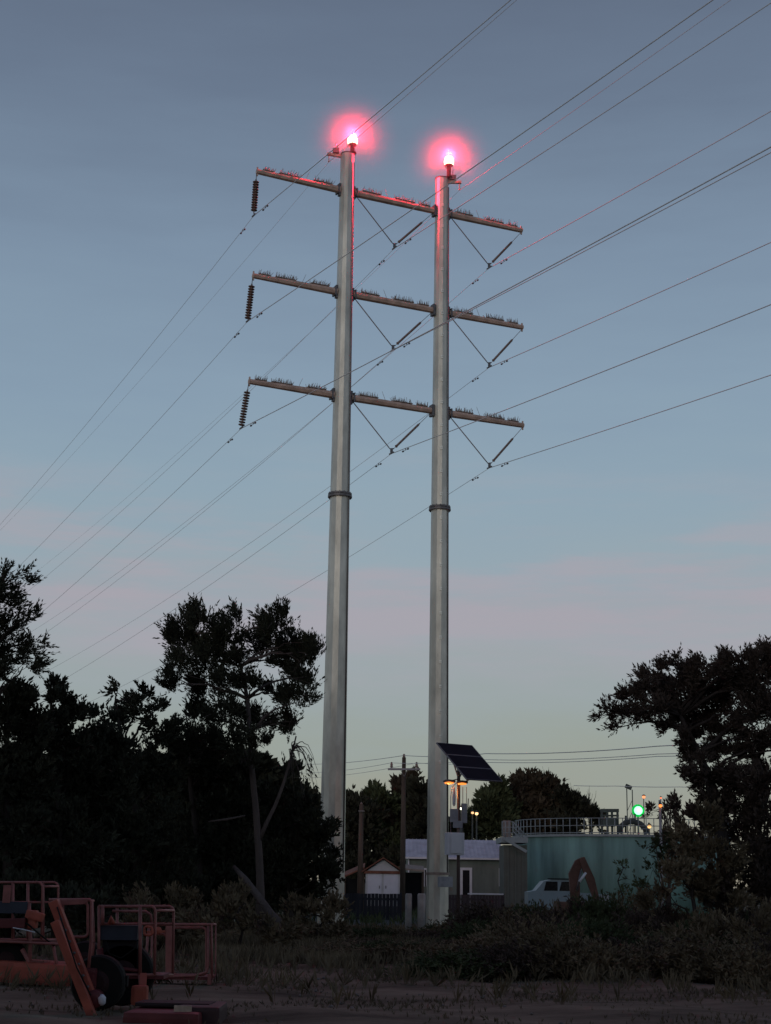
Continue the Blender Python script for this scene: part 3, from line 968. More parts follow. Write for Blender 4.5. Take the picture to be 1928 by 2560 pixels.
quad_box(MB(), 1088, 1104, 1772, 1809, 90.5, .5).build('control_cabinet', mat('brown_grey_cabinet', (.20, .17, .16), .8, 0, .2, 3), stt)

# equipment behind the tank rim
gy = thing('pump_gantry', 'dark steel pump gantry frame rising behind the tank rim', 'gantry', (at(1316, 1790, 104).x, 104, 0))
m = MB()
DK = mat('dark_plant_steel', (.07, .085, .085), .7, .2, .2, 3)
for px in (1300, 1312, 1322, 1334): m.bar((at(px, 1750, 104).x, 104, 0), at(px, 1750, 104), .14, .14)
m.bar(at(1297, 1751, 104), at(1337, 1751, 104), .16, .22); m.bar(at(1297, 1762, 104), at(1337, 1762, 104), .12, .12)
m.build('frame', DK, gy)
quad_box(MB(), 1303, 1332, 1766, 1784, 103.6, 1.2).build('motor_housing', DK, gy)
pi = thing('process_pipe', 'humped greenish process pipe on the tank top near the green light', 'pipe', tuple(at(1350, 1800, 93)))
m = MB(); m.tube([at(1338, 1800, 93), at(1342, 1785, 93), at(1352, 1777, 93), at(1368, 1774, 93), at(1384, 1780, 93), at(1394, 1790, 93), at(1397, 1802, 93)], .17, 12)
m.build('bend', DK, pi)
MB().tube([at(1352, 1800, 93.4), at(1352, 1762, 93.4)], .06, 8).tube([at(1372, 1800, 93.4), at(1372, 1758, 93.4)], .05, 8).build('vent', DK, pi)
MB().lathe(at(1394, 1792, 93), [(.17, 0), (.26, 0), (.26, .06), (.17, .06)], 14).build('flange', PALEB, pi)


def light_pole(name, label, px, py, Y, col, strength, r_, cat='lamp', group=None, polemat=None, haspole=True, pw=0):
    c = at(px, py, Y)
    g_ = thing(name, label, cat, (c.x, Y, 0), group)
    if haspole: MB().tube([(c.x, Y + .15, 0), (c.x, Y + .15, c.z + .25)], [.08, .05], 8).build('shaft', polemat or DK, g_)
    h = MB().lathe(c + Vector((0, 0, r_ * .8)), [(r_ * 1.1, 0), (r_ * 1.15, r_ * .25), (r_ * .4, r_ * .8)], 12).build('lamp_head', DK, g_)
    l_ = MB(); l_.lathe(c - Vector((0, 0, r_ * .8)), [(r_ * .35, 0), (r_ * .85, r_ * .35), (r_, r_ * .8), (r_ * .9, r_ * 1.3), (r_ * .6, r_ * 1.58)], 14)
    l_.build('lens', emit('lens_' + name, col, strength), h)
    if haspole: MB().bar(c + Vector((0, 0, r_)), Vector((c.x, Y + .15, c.z + r_ + .1)), .05, .05).build('bracket', DK, g_)
    if pw:
        d = bpy.data.lights.new('light', 'POINT'); d.color = col; d.energy = pw; d.shadow_soft_size = r_
        o = bpy.data.objects.new('light', d); C.objects.link(o); o.location = c - Vector((0, .6, 0)); link_child(o, g_)
    return g_


gl = light_pole('signal_lamp', 'glowing green signal lamp above the right part of the teal tank', 1379, 1751, 99, (.10, 1.0, .28), 5.0, .24, pw=40)
gc = at(1379, 1751, 98.7)
MB().lathe(gc + Vector((0, .12, 0)), [(.24, 0), (.40, .02), (.40, .05), (.05, .07)], 20, (0, -1, 0)).build('halo_rim', emit('green_halo', (.0, .42, .06), .9), gl)
# the bright bulb face stands proud of the glowing ring that imitates its halo
MB().lathe(gc + Vector((0, -.02, 0)), [(.02, 0), (.27, .02), (.24, .10), (.06, .16)], 18, (0, -1, 0)).build('bulb_face', emit('green_core', (.36, 1.0, .55), 1.9), gl)
light_pole('street_lamp', 'small orange lamp upper left of the pair above the green signal lamp', 1391, 1722, 180, (1, .30, .12), 1.5, .19, 'street lamp')
light_pole('street_lamp', 'orange lamp on a pale pole at the edge of the right bushes', 1427, 1741, 66, (1, .26, .06), 1.8, .075, 'street lamp', polemat=GREYW)
light_pole('street_lamp', 'dim small orange lamp straight above the pale pole lamp', 1428, 1724, 190, (1, .26, .12), 1.1, .13, 'street lamp')
light_pole('street_lamp', 'small warm yellow lamp low behind the tank rim right of the green lamp', 1403, 1786, 94, (1, .55, .2), 1.5, .12, 'street lamp')
light_pole('street_lamp', 'warm yellow lamp glinting through the large right tree', 1530, 1703, 60, (1, .62, .25), 1.0, .10, 'street lamp')
light_pole('street_lamp', 'bright white yard lamp right of the solar mast', 997, 1747, 108, (1, .98, .72), 5, .095, 'street lamp')
light_pole('street_lamp', 'left of two warm lamps low between solar mast and background trees', 1021, 1756, 112, (1, .55, .25), 1.4, .10, 'street lamp')
light_pole('street_lamp', 'right of two warm lamps low between solar mast and background trees', 1030, 1758, 112, (1, .6, .28), 2.0, .12, 'street lamp')

lm = thing('lattice_mast', 'thin distant twin legged mast with dark head left of the green lamp', 'mast', (at(1360, 1760, 210).x, 210, 0))
m = MB(); q0, q1 = at(1354, 1700, 210), at(1366, 1706, 210)
for q in (q0, q1): m.tube([(q.x, 210, 0), tuple(q)], .07, 6)
for i in range(6):
    z0, z1 = 4 + i * 1.5, 5.5 + i * 1.5
    m.tube([(q0.x, 210, z0), (q1.x, 210, z1)], .035, 4)
m.build('legs', DK, lm)
MB().box(at(1358, 1700, 209.8), (.9, .4, .55), Matrix.Rotation(.4, 3, 'Y'), .05).build('mast_head', DK, lm)

# ================================================================== EXCAVATOR + WORK TRUCK
YE = 68.
ex = thing('excavator', 'rusty orange excavator with its arm folded in an upside down vee before the tank', 'excavator', (at(1245, 1975, YE).x, YE, 0))
ORNG = mat('faded_orange_paint', (.12, .06, .048), .7, .1, .35, 2, .2)
a_ = at(1243, 1948, YE); k1 = at(1240, 1888, YE); ap = at(1260, 1856, YE); e_ = at(1274, 1900, YE); t_ = at(1290, 1952, YE)


def plate_arm(pts, ws, dep, name, matl, parent):
    """flat-sided tapering box girder through pts in the xz plane"""
    m = MB(); vs = []
    for i, p in enumerate(pts):
        d = (pts[min(i + 1, len(pts) - 1)] - pts[max(i - 1, 0)]).normalized(); s = Vector((-d.z, 0, d.x))
        for yy in (-dep / 2, dep / 2):
            for sg in (-1, 1): vs.append(p + s * sg * ws[i] / 2 + Vector((0, yy, 0)))
    fs = []
    for i in range(len(pts) - 1):
        o, q = i * 4, i * 4 + 4
        fs += [(o, o + 1, q + 1, q), (o + 2, q + 2, q + 3, o + 3), (o, q, q + 2, o + 2), (o + 1, o + 3, q + 3, q + 1)]
    fs += [(0, 2, 3, 1), (len(vs) - 4, len(vs) - 3, len(vs) - 1, len(vs) - 2)]
    m.add(vs, fs)
    return m.build(name, matl, parent)


bo = plate_arm([a_, k1, at(1250, 1864, YE), ap], [.38, .46, .36, .22], .3, 'boom', ORNG, ex)
stk = plate_arm([ap + Vector((-.1, -.2, .05)), e_ + Vector((0, -.2, 0)), t_ + Vector((0, -.2, 0))], [.26, .36, .22], .24, 'stick', ORNG, ex)
MB().tube([at(1252, 1905, YE - .3), at(1266, 1885, YE - .3)], .06, 8).build('cylinder', PALE, stk)
MB().tube([at(1246, 1925, YE - .25), at(1256, 1880, YE - .25)], .05, 8).build('cylinder', HARD, bo)
bk = MB(); bc = at(1291, 1962, YE)
pr_ = [(-.25, .25), (.25, .28), (.30, -.05), (.05, -.3), (-.3, -.28), (-.12, 0)]
vs = [Vector((bc.x + x, YE - .5, bc.z + z)) for x, z in pr_] + [Vector((bc.x + x, YE + .3, bc.z + z)) for x, z in pr_]
bk.add(vs, [tuple(range(6)), tuple(reversed(range(6, 12)))] + [(i, i + 6, (i + 1) % 6 + 6, (i + 1) % 6) for i in range(6)])
bk.build('bucket', HARD, ex)
cbx = at(1228, 1950, YE)
MB().box((cbx.x + .1, YE + .2, .72), (1.3, 1.6, .55), None, .08).build('body', ORNG, ex)
for yy in (-.6, 1.0):
    MB().tube([(cbx.x - 1.0, YE + yy, .3), (cbx.x + .9, YE + yy, .3)], .28, 12).build('track', VOID, ex)

YK = 74.
tkx0, tkx1 = at(1141, 1950, YK).x, at(1312, 1950, YK).x
tv = thing('work_truck', 'white work truck with dark windows parked behind the excavator', 'truck', ((tkx0 + tkx1) / 2, YK, 0))
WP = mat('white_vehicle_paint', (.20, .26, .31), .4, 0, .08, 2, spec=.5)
GLS = mat('dark_glass', (.012, .013, .016), .15, 0, .1, 2, spec=.5)
prof = [(0, .45), (0, 1.35), (.10, 1.42), (.20, 1.85), (.30, 1.92), (.58, 1.92), (.62, 1.80), (.66, 1.35), (1, 1.28), (1, .45)]
Lk = tkx1 - tkx0
m = MB(); vs = [Vector((tkx0 + x * Lk, YK, z)) for x, z in prof] + [Vector((tkx0 + x * Lk, YK + 1.8, z)) for x, z in prof]; k = len(prof)
m.add(vs, [tuple(range(k)), tuple(reversed(range(k, 2 * k)))] + [(i, i + k, (i + 1) % k + k, (i + 1) % k) for i in range(k)])
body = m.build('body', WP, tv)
for (xa, xb) in ((.215, .375), (.41, .585)):
    m = MB(); zz = (1.42, 1.84)
    xs_ = [tkx0 + xa * Lk, tkx0 + xb * Lk]
    m.add([(xs_[0] - .05, YK - .012, zz[0]), (xs_[1], YK - .012, zz[0]), (xs_[1], YK - .012, zz[1]), (xs_[0] + .06, YK - .012, zz[1]),
           (xs_[0] - .05, YK + .02, zz[0]), (xs_[1], YK + .02, zz[0]), (xs_[1], YK + .02, zz[1]), (xs_[0] + .06, YK + .02, zz[1])],
          [(0, 1, 2, 3), (7, 6, 5, 4), (0, 4, 5, 1), (1, 5, 6, 2), (2, 6, 7, 3), (3, 7, 4, 0)])
    m.build('side_window', GLS, tv)
MB().bar((tkx0 + .25 * Lk, YK - .02, 1.96), (tkx0 + .62 * Lk, YK - .02, 1.96), .08, .06).build('roof_rack', VOID, tv)
for xx in (.16, .82):
    for yy in (YK - .02, YK + 1.62):
        wv = MB().lathe((tkx0 + xx * Lk, yy, .36), [(.2, 0), (.36, .02), (.36, .2), (.2, .22)], 20, (0, 1, 0)).build('wheel', VOID, tv)
        MB().lathe((tkx0 + xx * Lk, yy - .01, .36), [(.02, 0), (.19, .01), (.19, .03)], 14, (0, 1, 0)).build('rim', GREYW, wv)
MB().box((tkx0 - .04, YK + .9, .62), (.10, 1.8, .22), None, .03).build('bumper', HARD, tv)
MB().box((tkx0 + .47 * Lk, YK - .02, 1.18), (.16, .03, .04)).build('door_handle', VOID, tv)

# ================================================================== BOOM LIFTS, lower left
LIFT = mat('lift_orange_paint', (.36, .082, .055), .55, .0, .3, 3, .12, 30, spec=.4)
LIFTD = mat('lift_red_paint', (.12, .022, .026), .55, .0, .3, 3, .12, 30, spec=.4)
RAILM = mat('lift_rail_paint', (.29, .105, .098), .5, .1, .3, 6, spec=.4)
CTRL = mat('blue_grey_control_box', (.04, .045, .065), .6, 0, .15, 4)
TYRE = mat('tyre_rubber', (.007, .007, .007), .85, 0, .2, 6)


RIMD = mat('dark_rim', (.03, .012, .013), .8, 0, .3, 6)


def rrect(x0, x1, y0, y1, Y, r_=8, n=4, dep=0.):
    """closed rounded rectangle of pixels at distance Y"""
    o = []
    for cx_, cy_, a0_ in ((x1 - r_, y0 + r_, -90), (x1 - r_, y1 - r_, 0), (x0 + r_, y1 - r_, 90), (x0 + r_, y0 + r_, 180)):
        for i in range(n + 1):
            a = R(a0_ + 90 * i / n); o.append(at(cx_ + r_ * math.cos(a), cy_ + r_ * math.sin(a), Y + dep))
    o.append(o[0]); return o


def basket(parent, x0, x1, y0, y1, Y, dep=.8, round_right=True, mid=(), nposts=3, rad_=.020):
    """tubular work platform cage"""
    m = MB(); dx = dep * .35 / mpx(Y)
    for dd in (0, dep):
        sh_ = dx * dd / dep
        r_ = 9
        top_ = [at(x0 + sh_, y0, Y + dd), at(x1 - r_ + sh_, y0, Y + dd), at(x1 - 3 + sh_, y0 + 3, Y + dd), at(x1 + sh_, y0 + r_, Y + dd), at(x1 + sh_ - 2, y1, Y + dd)]
        m.tube(top_, rad_, 8)
        m.tube([at(x0 + sh_, y1, Y + dd), at(x1 - 2 + sh_, y1, Y + dd)], rad_, 8)
        for ym2 in mid: m.tube([at(x0 + sh_, ym2, Y + dd), at(x1 + sh_ - 1, ym2, Y + dd)], rad_ * .85, 8)
        for i in range(nposts):
            px = x0 + (x1 - x0) * i / nposts
            m.tube([at(px + sh_, y0, Y + dd), at(px + sh_, y1, Y + dd)], rad_, 8)
    for (px, py) in ((x0, y0), (x1, y0 + 9), (x0, y1), (x1 - 2, y1)):
        m.tube([at(px, py, Y), at(px + dx, py, Y + dep)], rad_, 8)
    o = m.build('basket_rail', RAILM, parent)
    f_ = MB(); a_ = at(x0, y1, Y); b_ = at(x1 - 2, y1, Y)
    f_.box(((a_.x + b_.x) / 2 + dep * .17, Y + dep / 2, a_.z - .02), (b_.x - a_.x, dep, .05)); f_.build('basket_floor', LIFTD, parent)
    return o


def wheel(parent, px, py, Y, r_, wd=.28):
    c = at(px, py, Y); c.z = r_ - .02
    w_ = MB().lathe(c, [(r_ * .55, 0), (r_ * .93, .0), (r_, .05), (r_, wd - .05), (r_ * .93, wd), (r_ * .55, wd)], 28, (0, 1, 0), False).build('wheel', TYRE, parent)
    MB().lathe(c - Vector((0, .015, 0)), [(.05, -.03), (r_ * .3, -.03), (r_ * .55, .04), (r_ * .55, .1)], 18, (0, 1, 0), False).build('rim', RIMD, w_)


# lift 1 - far left, basket high, orange chassis
Y1 = 27.
L1 = thing('boom_lift', 'orange boom lift at the far left with grey control box under its rails', 'boom lift', tuple(Vector((at(60, 2120, Y1).x, Y1, 0))), 'boom lifts parked at the lower left')
basket(L1, -70, 92, 1906, 2030, Y1, .8, nposts=5, mid=(1949,))
m = MB(); quad_box(m, 5, 24, 1912, 1950, Y1 - .05, .04); m.build('control_plate', RAILM, L1)
m = MB(); quad_box(m, -40, 60, 1948, 1972, Y1 - .04, .30); m.build('control_box', CTRL, L1)
m = MB(); m.bar(at(-60, 1995, Y1 - .1), at(56, 1994, Y1 - .1), .16, .16, bev=.02); m.build('boom', LIFTD, L1)
m = MB(); m.tube([at(28, 2004, Y1 - .2), at(50, 2008, Y1 - .2), at(76, 2014, Y1 - .2)], .010, 6); m.build('hose', PALE, L1)
m = MB(); m.tube([at(-60, 2031, Y1 - .12), at(140, 2040, Y1 - .12)], .022, 8)
m.tube([at(62, 1950, Y1), at(66, 2040, Y1), at(64, 2100, Y1)], .035, 8); m.tube([at(115, 2042, Y1), at(126, 2100, Y1)], .028, 8)
m.tube([at(48, 2050, Y1), at(62, 2075, Y1), at(62, 2095, Y1)], .04, 8)
m.build('lifting_frame', RAILM, L1)
m = MB(); c = at(88, 2104, Y1); m.box((c.x, Y1 + .4, c.z), (1.55, 1.0, .36), Matrix.Rotation(.05, 3, 'Y'), .08); m.build('chassis', LIFT, L1)
m = MB(); c = at(-20, 2100, Y1); m.box((c.x, Y1 + .4, c.z), (.45, .9, .36), None, .08); m.build('counterweight', LIFTD, L1)
wheel(L1, 10, 2120, Y1 + .1, .33); wheel(L1, 180, 2115, Y1 + .3, .33)
m = MB(); m.box(at(76, 1978, Y1 - .05), (.30, .2, .14), Matrix.Rotation(.25, 3, 'Y'), .03); m.box(at(72, 1986, Y1 - .02), (.14, .2, .30), None, .03); m.build('knuckle', LIFT, L1)

# lift 2 - open gate frame with twin sloping boom bars
Y2 = 21.
L2 = thing('boom_lift', 'boom lift with two parallel orange booms slanting down to the right', 'boom lift', tuple(Vector((at(160, 2190, Y2).x, Y2, 0))), 'boom lifts parked at the lower left')
m = MB(); m.bar(at(116, 1946, Y2), at(206, 2176, Y2), .17, .13, bev=.02); b1 = m.build('boom', LIFT, L2)
m = MB(); m.bar(at(119, 1990, Y2 - .22), at(208, 2218, Y2 - .22), .15, .11, bev=.02); m.build('boom', LIFT, L2)
m = MB(); m.lathe(at(199, 2160, Y2 - .15), [(.05, 0), (.12, .01), (.12, .3), (.05, .31)], 16, (0, 1, 0)); m.build('pivot', LIFTD, L2)
m = MB()
m.tube([at(106, 1944, Y2 + .2), at(195, 1944, Y2 + .2), at(198, 1948, Y2 + .2), at(197, 2035, Y2 + .2), at(190, 2110, Y2 + .2)], .022, 8)
m.tube(rrect(136, 190, 1950, 2024, Y2 + .2, 9), .018, 8)
m.tube([at(106, 1944, Y2 + 1), at(200, 1946, Y2 + 1), at(203, 2035, Y2 + 1), at(196, 2110, Y2 + 1)], .020, 8)
for (px, py) in ((108, 1944), (196, 1946), (196, 2035)): m.tube([at(px, py, Y2 + .2), at(px + 6, py, Y2 + 1)], .018, 8)
m.bar(at(116, 1951, Y2 + .2), at(190, 1947, Y2 + .2), .05, .07, bev=.01)
m.build('gate_frame', RAILM, L2)
m = MB(); m.box(at(192, 2115, Y2 + .3), (.26, .4, .3), None, .05); m.build('turret', LIFTD, L2)
m = MB(); m.lathe(at(220, 2172, Y2 - .1), [(.02, 0), (.05, .03), (.055, .1), (.02, .14)], 12, (0, -.2, 1)); m.build('warning_light', PALE, L2)
m = MB(); c = at(205, 2185, Y2); m.bar((c.x - .3, Y2 + .4, .36), (c.x + .35, Y2 + .4, .36), .14, .14); m.build('axle_beam', TYRE, L2)
wheel(L2, 205, 2205, Y2 + .2, .36)

# lift 3 - basket with blue-grey tray, tyre, red chassis
Y3 = 22.
L3 = thing('boom_lift', 'boom lift with rounded rail basket over a blue grey tray and red base', 'boom lift', tuple(Vector((at(270, 2180, Y3).x, Y3, 0))), 'boom lifts parked at the lower left')
basket(L3, 214, 336, 1958, 2106, Y3, .75, nposts=1, mid=(1996,))
m = MB()
for px in (222, 303): m.tube([at(px, 1958, Y3 - .02), at(px, 1996 if px < 250 else 2106, Y3 - .02)], .024, 8)
m.tube([at(303, 2106, Y3 - .02), at(306, 2160, Y3 - .02)], .03, 8)
m.tube([at(243, 1968, Y3 + .3), at(315, 1969, Y3 + .3), at(326, 1976, Y3 + .3), at(328, 1995, Y3 + .3)], .018, 8)
m.build('guard_post', RAILM, L3)
m = MB(); quad_box(m, 212, 298, 2000, 2030, Y3 + .02, .5); tr_ = m.build('tool_tray', CTRL, L3)
m = MB(); quad_box(m, 218, 298, 2033, 2100, Y3 + .10, .5); m.build('engine_cover', mat('black_cover', (.010, .009, .014), .6, 0, .2, 4), L3)
m = MB(); m.tube(rrect(312, 329, 2002, 2020, Y3 - .05, 5), .018, 7); m.build('latch', LIFT, L3)
m = MB(); m.tube([at(215, 2050, Y3), at(222, 2110, Y3), at(228, 2160, Y3)], .05, 8); m.tube([at(222, 2100, Y3), at(258, 2092, Y3), at(306, 2098, Y3)], .025, 8); m.build('boom', LIFTD, L3)
wheel(L3, 262, 2170, Y3 + .1, .42)
m = MB(); c = at(348, 2196, 19.5); m.box((c.x + .02, 20.2, c.z - .17), (.95, 1.2, .42), Matrix.Rotation(R(-4), 3, 'Z'), .07); m.build('chassis', LIFTD, L3)
m = MB(); c2_ = at(352, 2150, 19.5); m.box((c2_.x + .05, 20.4, c.z + .085), (.95, .5, .05), Matrix.Rotation(R(-4), 3, 'Z'), .02); m.build('deck', mat('dark_maroon_deck', (.022, .014, .018), .7, 0, .2, 4), L3)
m = MB(); q = at(461, 2182, 19.5); q2 = at(440, 2182, 19.4)
m = MB(); c5 = at(405, 2198, 19.6); m.box((c5.x + .1, 20.3, c5.z - .1), (.55, 1.0, .42), None, .05); m.build('side_locker', mat('maroon_locker', (.05, .026, .03), .6, 0, .3, 4), L3)
# (lift 3 label plate)
m = MB(); c6 = at(395, 2184, 19.74); m.box(c6 + Vector((.64 * 0, 0, 0)), (.22, .02, .13), None, .008); m.build('label_plate', mat('cream_plate', (.42, .33, .27), .6, 0, .3, 12), L3)
m = MB(); m.bar(at(310, 2106, Y3), at(306, 2165, Y3 - .3), .10, .10, bev=.02); m.box(at(302, 2150, Y3 - .3), (.22, .2, .26), None, .05); m.build('jib_joint', LIFT, L3)

# lift 4 - large open cage to the right
Y4 = 26.
L4 = thing('boom_lift', 'boom lift cage with large rounded openings, rightmost of the parked lifts', 'boom lift', tuple(Vector((at(390, 2115, Y4).x, Y4, 0))), 'boom lifts parked at the lower left')
m = MB()
m.tube([at(318, 1997, Y4), at(457, 1997, Y4), at(458, 2112, Y4)], .024, 8)
m.tube([at(322, 2004, Y4), at(312, 2100, Y4), at(360, 2110, Y4), at(420, 2108, Y4), at(447, 2100, Y4), at(450, 2085, Y4), at(450, 2000, Y4)], .022, 8)
m.tube(rrect(372, 446, 2004, 2106, Y4 + .03, 9), .020, 8)
m.tube(rrect(318, 360, 2018, 2106, Y4 + .03, 9), .018, 8)
m.bar(at(365, 2000, Y4), at(366, 2106, Y4), .10, .05, bev=.01)
for (px, py) in ((320, 1997), (457, 1997), (452, 2106), (320, 2106)): m.tube([at(px, py, Y4), at(px + 9, py, Y4 + .8)], .02, 8)
m.tube([at(329, 1998, Y4 + .8), at(466, 1998, Y4 + .8), at(466, 2108, Y4 + .8), at(326, 2108, Y4 + .8), at(329, 1998, Y4 + .8)], .02, 8)
m.build('basket_rail', RAILM, L4)
f_ = MB(); a_ = at(318, 2112, Y4); b_ = at(452, 2112, Y4); f_.box(((a_.x + b_.x) / 2 + .05, Y4 + .4, a_.z), (b_.x - a_.x, .8, .05)); f_.build('basket_floor', LIFTD, L4)
m = MB(); m.box(at(453, 2116, Y4), (.06, .06, .16)); m.box(at(330, 2120, Y4 + .4), (.10, .10, .20)); m.box(at(455, 2116, Y4 + .7), (.06, .06, .16)); m.build('foot', RAILM, L4)
m = MB(); m.lathe(at(341, 2010, Y4 - .05), [(.01, 0), (.06, .01), (.06, .04), (.01, .05)], 12, (0, 1, 0)); m.bar(at(318, 2014, Y4 - .02), at(358, 2012, Y4 - .02), .05, .04); m.build('gate_latch', LIFT, L4)

MB().tube([at(124, 1960, Y2 - .1), at(140, 2010, Y2 - .35), at(166, 2090, Y2 - .38), at(196, 2150, Y2 - .3)], .012, 6).build('hose', TYRE, L2)
MB().tube([at(228, 2032, Y3 - .04), at(236, 2060, Y3 - .06), at(262, 2070, Y3 - .06), at(290, 2050, Y3 - .05), at(298, 2030, Y3 - .04)], .011, 6).build('hose', TYRE, L3)
MB().tube([at(236, 1996, Y3 - .03), at(240, 1982, Y3 - .03), at(246, 1996, Y3 - .03)], .03, 6).build('control_lever', LIFT, L3)
for k in range(7):
    MB().lathe(at(132 + k * 9.6, 1985 + k * 24.5, Y2 - .09), [(.018, 0), (.022, .012), (.010, .02)], 6, (0, -1, 0)).build('bolt', HARD, L2)
MB().tube([at(30, 1972, Y1 - .06), at(36, 1990, Y1 - .1), at(60, 1996, Y1 - .16), at(88, 2020, Y1 - .1), at(118, 2044, Y1 - .05)], .014, 6).build('hose', TYRE, L1)

# ================================================================== TREES
CD = LEAFS['cedar']; OK_ = LEAFS['oak']; BR = LEAFS['brush']; GR = LEAFS['green']; RD = LEAFS['red']

Ym = 44.
mainb = [(400, 1372, 38, 58), (432, 1340, 26, 38), (462, 1372, 30, 42), (428, 1432, 52, 36), (513, 1352, 13, 30), (495, 1412, 34, 36),
         (592, 1345, 36, 36), (560, 1395, 34, 34), (634, 1392, 44, 42), (668, 1412, 28, 28), (662, 1462, 30, 38), (612, 1432, 34, 30), (380, 1478, 22, 26),
         (450, 1488, 38, 26), (500, 1476, 32, 26), (545, 1486, 30, 20), (600, 1500, 30, 20), (640, 1518, 38, 26), (478, 1545, 40, 26),
         (430, 1556, 30, 26), (535, 1552, 34, 24), (590, 1560, 26, 20), (625, 1570, 22, 22), (500, 1596, 36, 24), (560, 1610, 22, 20), (455, 1600, 28, 24), (640, 1560, 14, 14), (470, 1640, 40, 26), (520, 1650, 30, 20), (410, 1620, 30, 24)]
mainb = [b + (Ym + random.uniform(-1, 1), .8) for b in mainb]
tb = at(560, 1990, Ym); tb.z = 0
trk = [at(563, 1930, Ym), at(560, 1850, Ym), at(553, 1750, Ym), at(543, 1650, Ym), at(540, 1580, Ym), at(535, 1510, Ym), at(520, 1440, Ym), at(505, 1390, Ym)]
fork = ([at(560, 1815, Ym), at(575, 1780, Ym), at(595, 1740, Ym), at(612, 1695, Ym), at(628, 1640, Ym), at(640, 1590, Ym)], [.075, .06, .055, .045, .035, .02])
droop = []
for i in range(16):
    x = 625 + random.uniform(-15, 30); y = 1590 + random.uniform(-10, 50)
    p0, p1, p2 = at(630, 1625, Ym), at(x + 12, y - 18, Ym - .3), at(x + random.uniform(15, 42), y + random.uniform(60, 110), Ym - .3)
    droop.append(([p0 * (1 - t) ** 2 + p1 * 2 * t * (1 - t) + p2 * t * t + Vector((random.uniform(-.02, .02), 0, random.uniform(-.02, .02))) for t in [q / 10 for q in range(11)]], [.018 * (1 - .85 * q / 10) for q in range(11)]))
mt = tree('hackberry_tree', 'tallest tree with a bare forked pale trunk left of the left tower pole', 'tree', tuple(tb), trk, mainb, CD, dens=70, size=.11, wid=.034, dm=1.9, ncmax=15, spread=.36,
          k=14, length=.40, bias=(-.28, 0, .75), outw=.55, trunk_r=.13, bark=BARK, twigs=5, extra=[fork] + droop)
Pd, Od = blob_points([(650, 1650, 26, 40, Ym, .5), (625, 1625, 22, 22, Ym, .5), (668, 1690, 16, 26, Ym, .5)], 16)
leaves('drooping_leaves', Pd, Od * .2 + np.array([.25, 0, -.9]), .13, .04, CD, mt, .5, 8, .4)

# fallen / leaning limb
fl = MB(); fl.tube([at(505, 1872, 41), at(530, 1900, 40.8), at(560, 1940, 40.5), at(585, 1975, 40.2), at(612, 2005, 40)], [.05, .085, .10, .11, .13], 9)
fl2 = MB(); fl2.tube([at(450, 1775, 42), at(490, 1770, 42), at(530, 1762, 42)], [.02, .035, .02], 6); fl2.build('dead_limb', BARK, mt)
tag(fl.build('fallen_branch', BARK, None), 'bare pale branch leaning to the ground at the foot of the tallest tree', 'branch')

# far-left conifer
edge = [(22, 1246, 24, 10), (48, 1262, 22, 9), (18, 1284, 26, 12), (45, 1243, 12, 8), (15, 1312, 26, 12), (72, 1334, 20, 6), (40, 1342, 26, 9), (24, 1362, 34, 13), (80, 1392, 18, 8),
        (42, 1396, 34, 12), (60, 1414, 34, 9), (20, 1424, 42, 16), (50, 1440, 36, 12), (20, 1460, 46, 20), (-30, 1300, 40, 50), (-40, 1400, 50, 60), (-90, 1350, 50, 100)]
edge = [b + (36 + random.uniform(-.6, .6), .9) for b in edge]
bx_ = at(-40, 2000, 36); bx_.z = 0
tree('conifer_tree', 'conifer with upswept boughs cut off by the left edge', 'tree', tuple(bx_), [at(-38, 1800, 36), at(-34, 1600, 36), at(-25, 1420, 36), at(-10, 1290, 36), at(12, 1235, 36)],
     edge, CD, dens=110, size=.10, wid=.032, ncmax=16, spread=.4, k=14, length=.32, bias=(.35, 0, .35), outw=.35, trunk_r=.2, twigs=3)


def mass_tree(label, blobs, Y, lm_, base_px, group, dens=58, size=.15, wid=.065, bias=(-.1, 0, .6), k=10, name='shade_tree', twigs=2, length=.26, cat='tree', tr=.16):
    blobs = [(b[0], b[1] + (14 if Y < 50 and b[1] < 1650 else 0), b[2], b[3]) for b in blobs]
    bl_ = [b + (Y + random.uniform(-.8, .8), .9) for b in blobs]
    b0 = at(base_px, 2000, Y); b0.z = 0
    topb = min(blobs, key=lambda b: b[1])
    tp = [b0.lerp(at(topb[0], topb[1], Y), t) + Vector((random.uniform(-.15, .15), 0, 0)) for t in (.25, .5, .75, .95)]
    return tree(name, label, cat, tuple(b0), tp, bl_, lm_, dens, size, wid, k, length, bias, .6, group, tr, DBARK, True, .6, twigs)


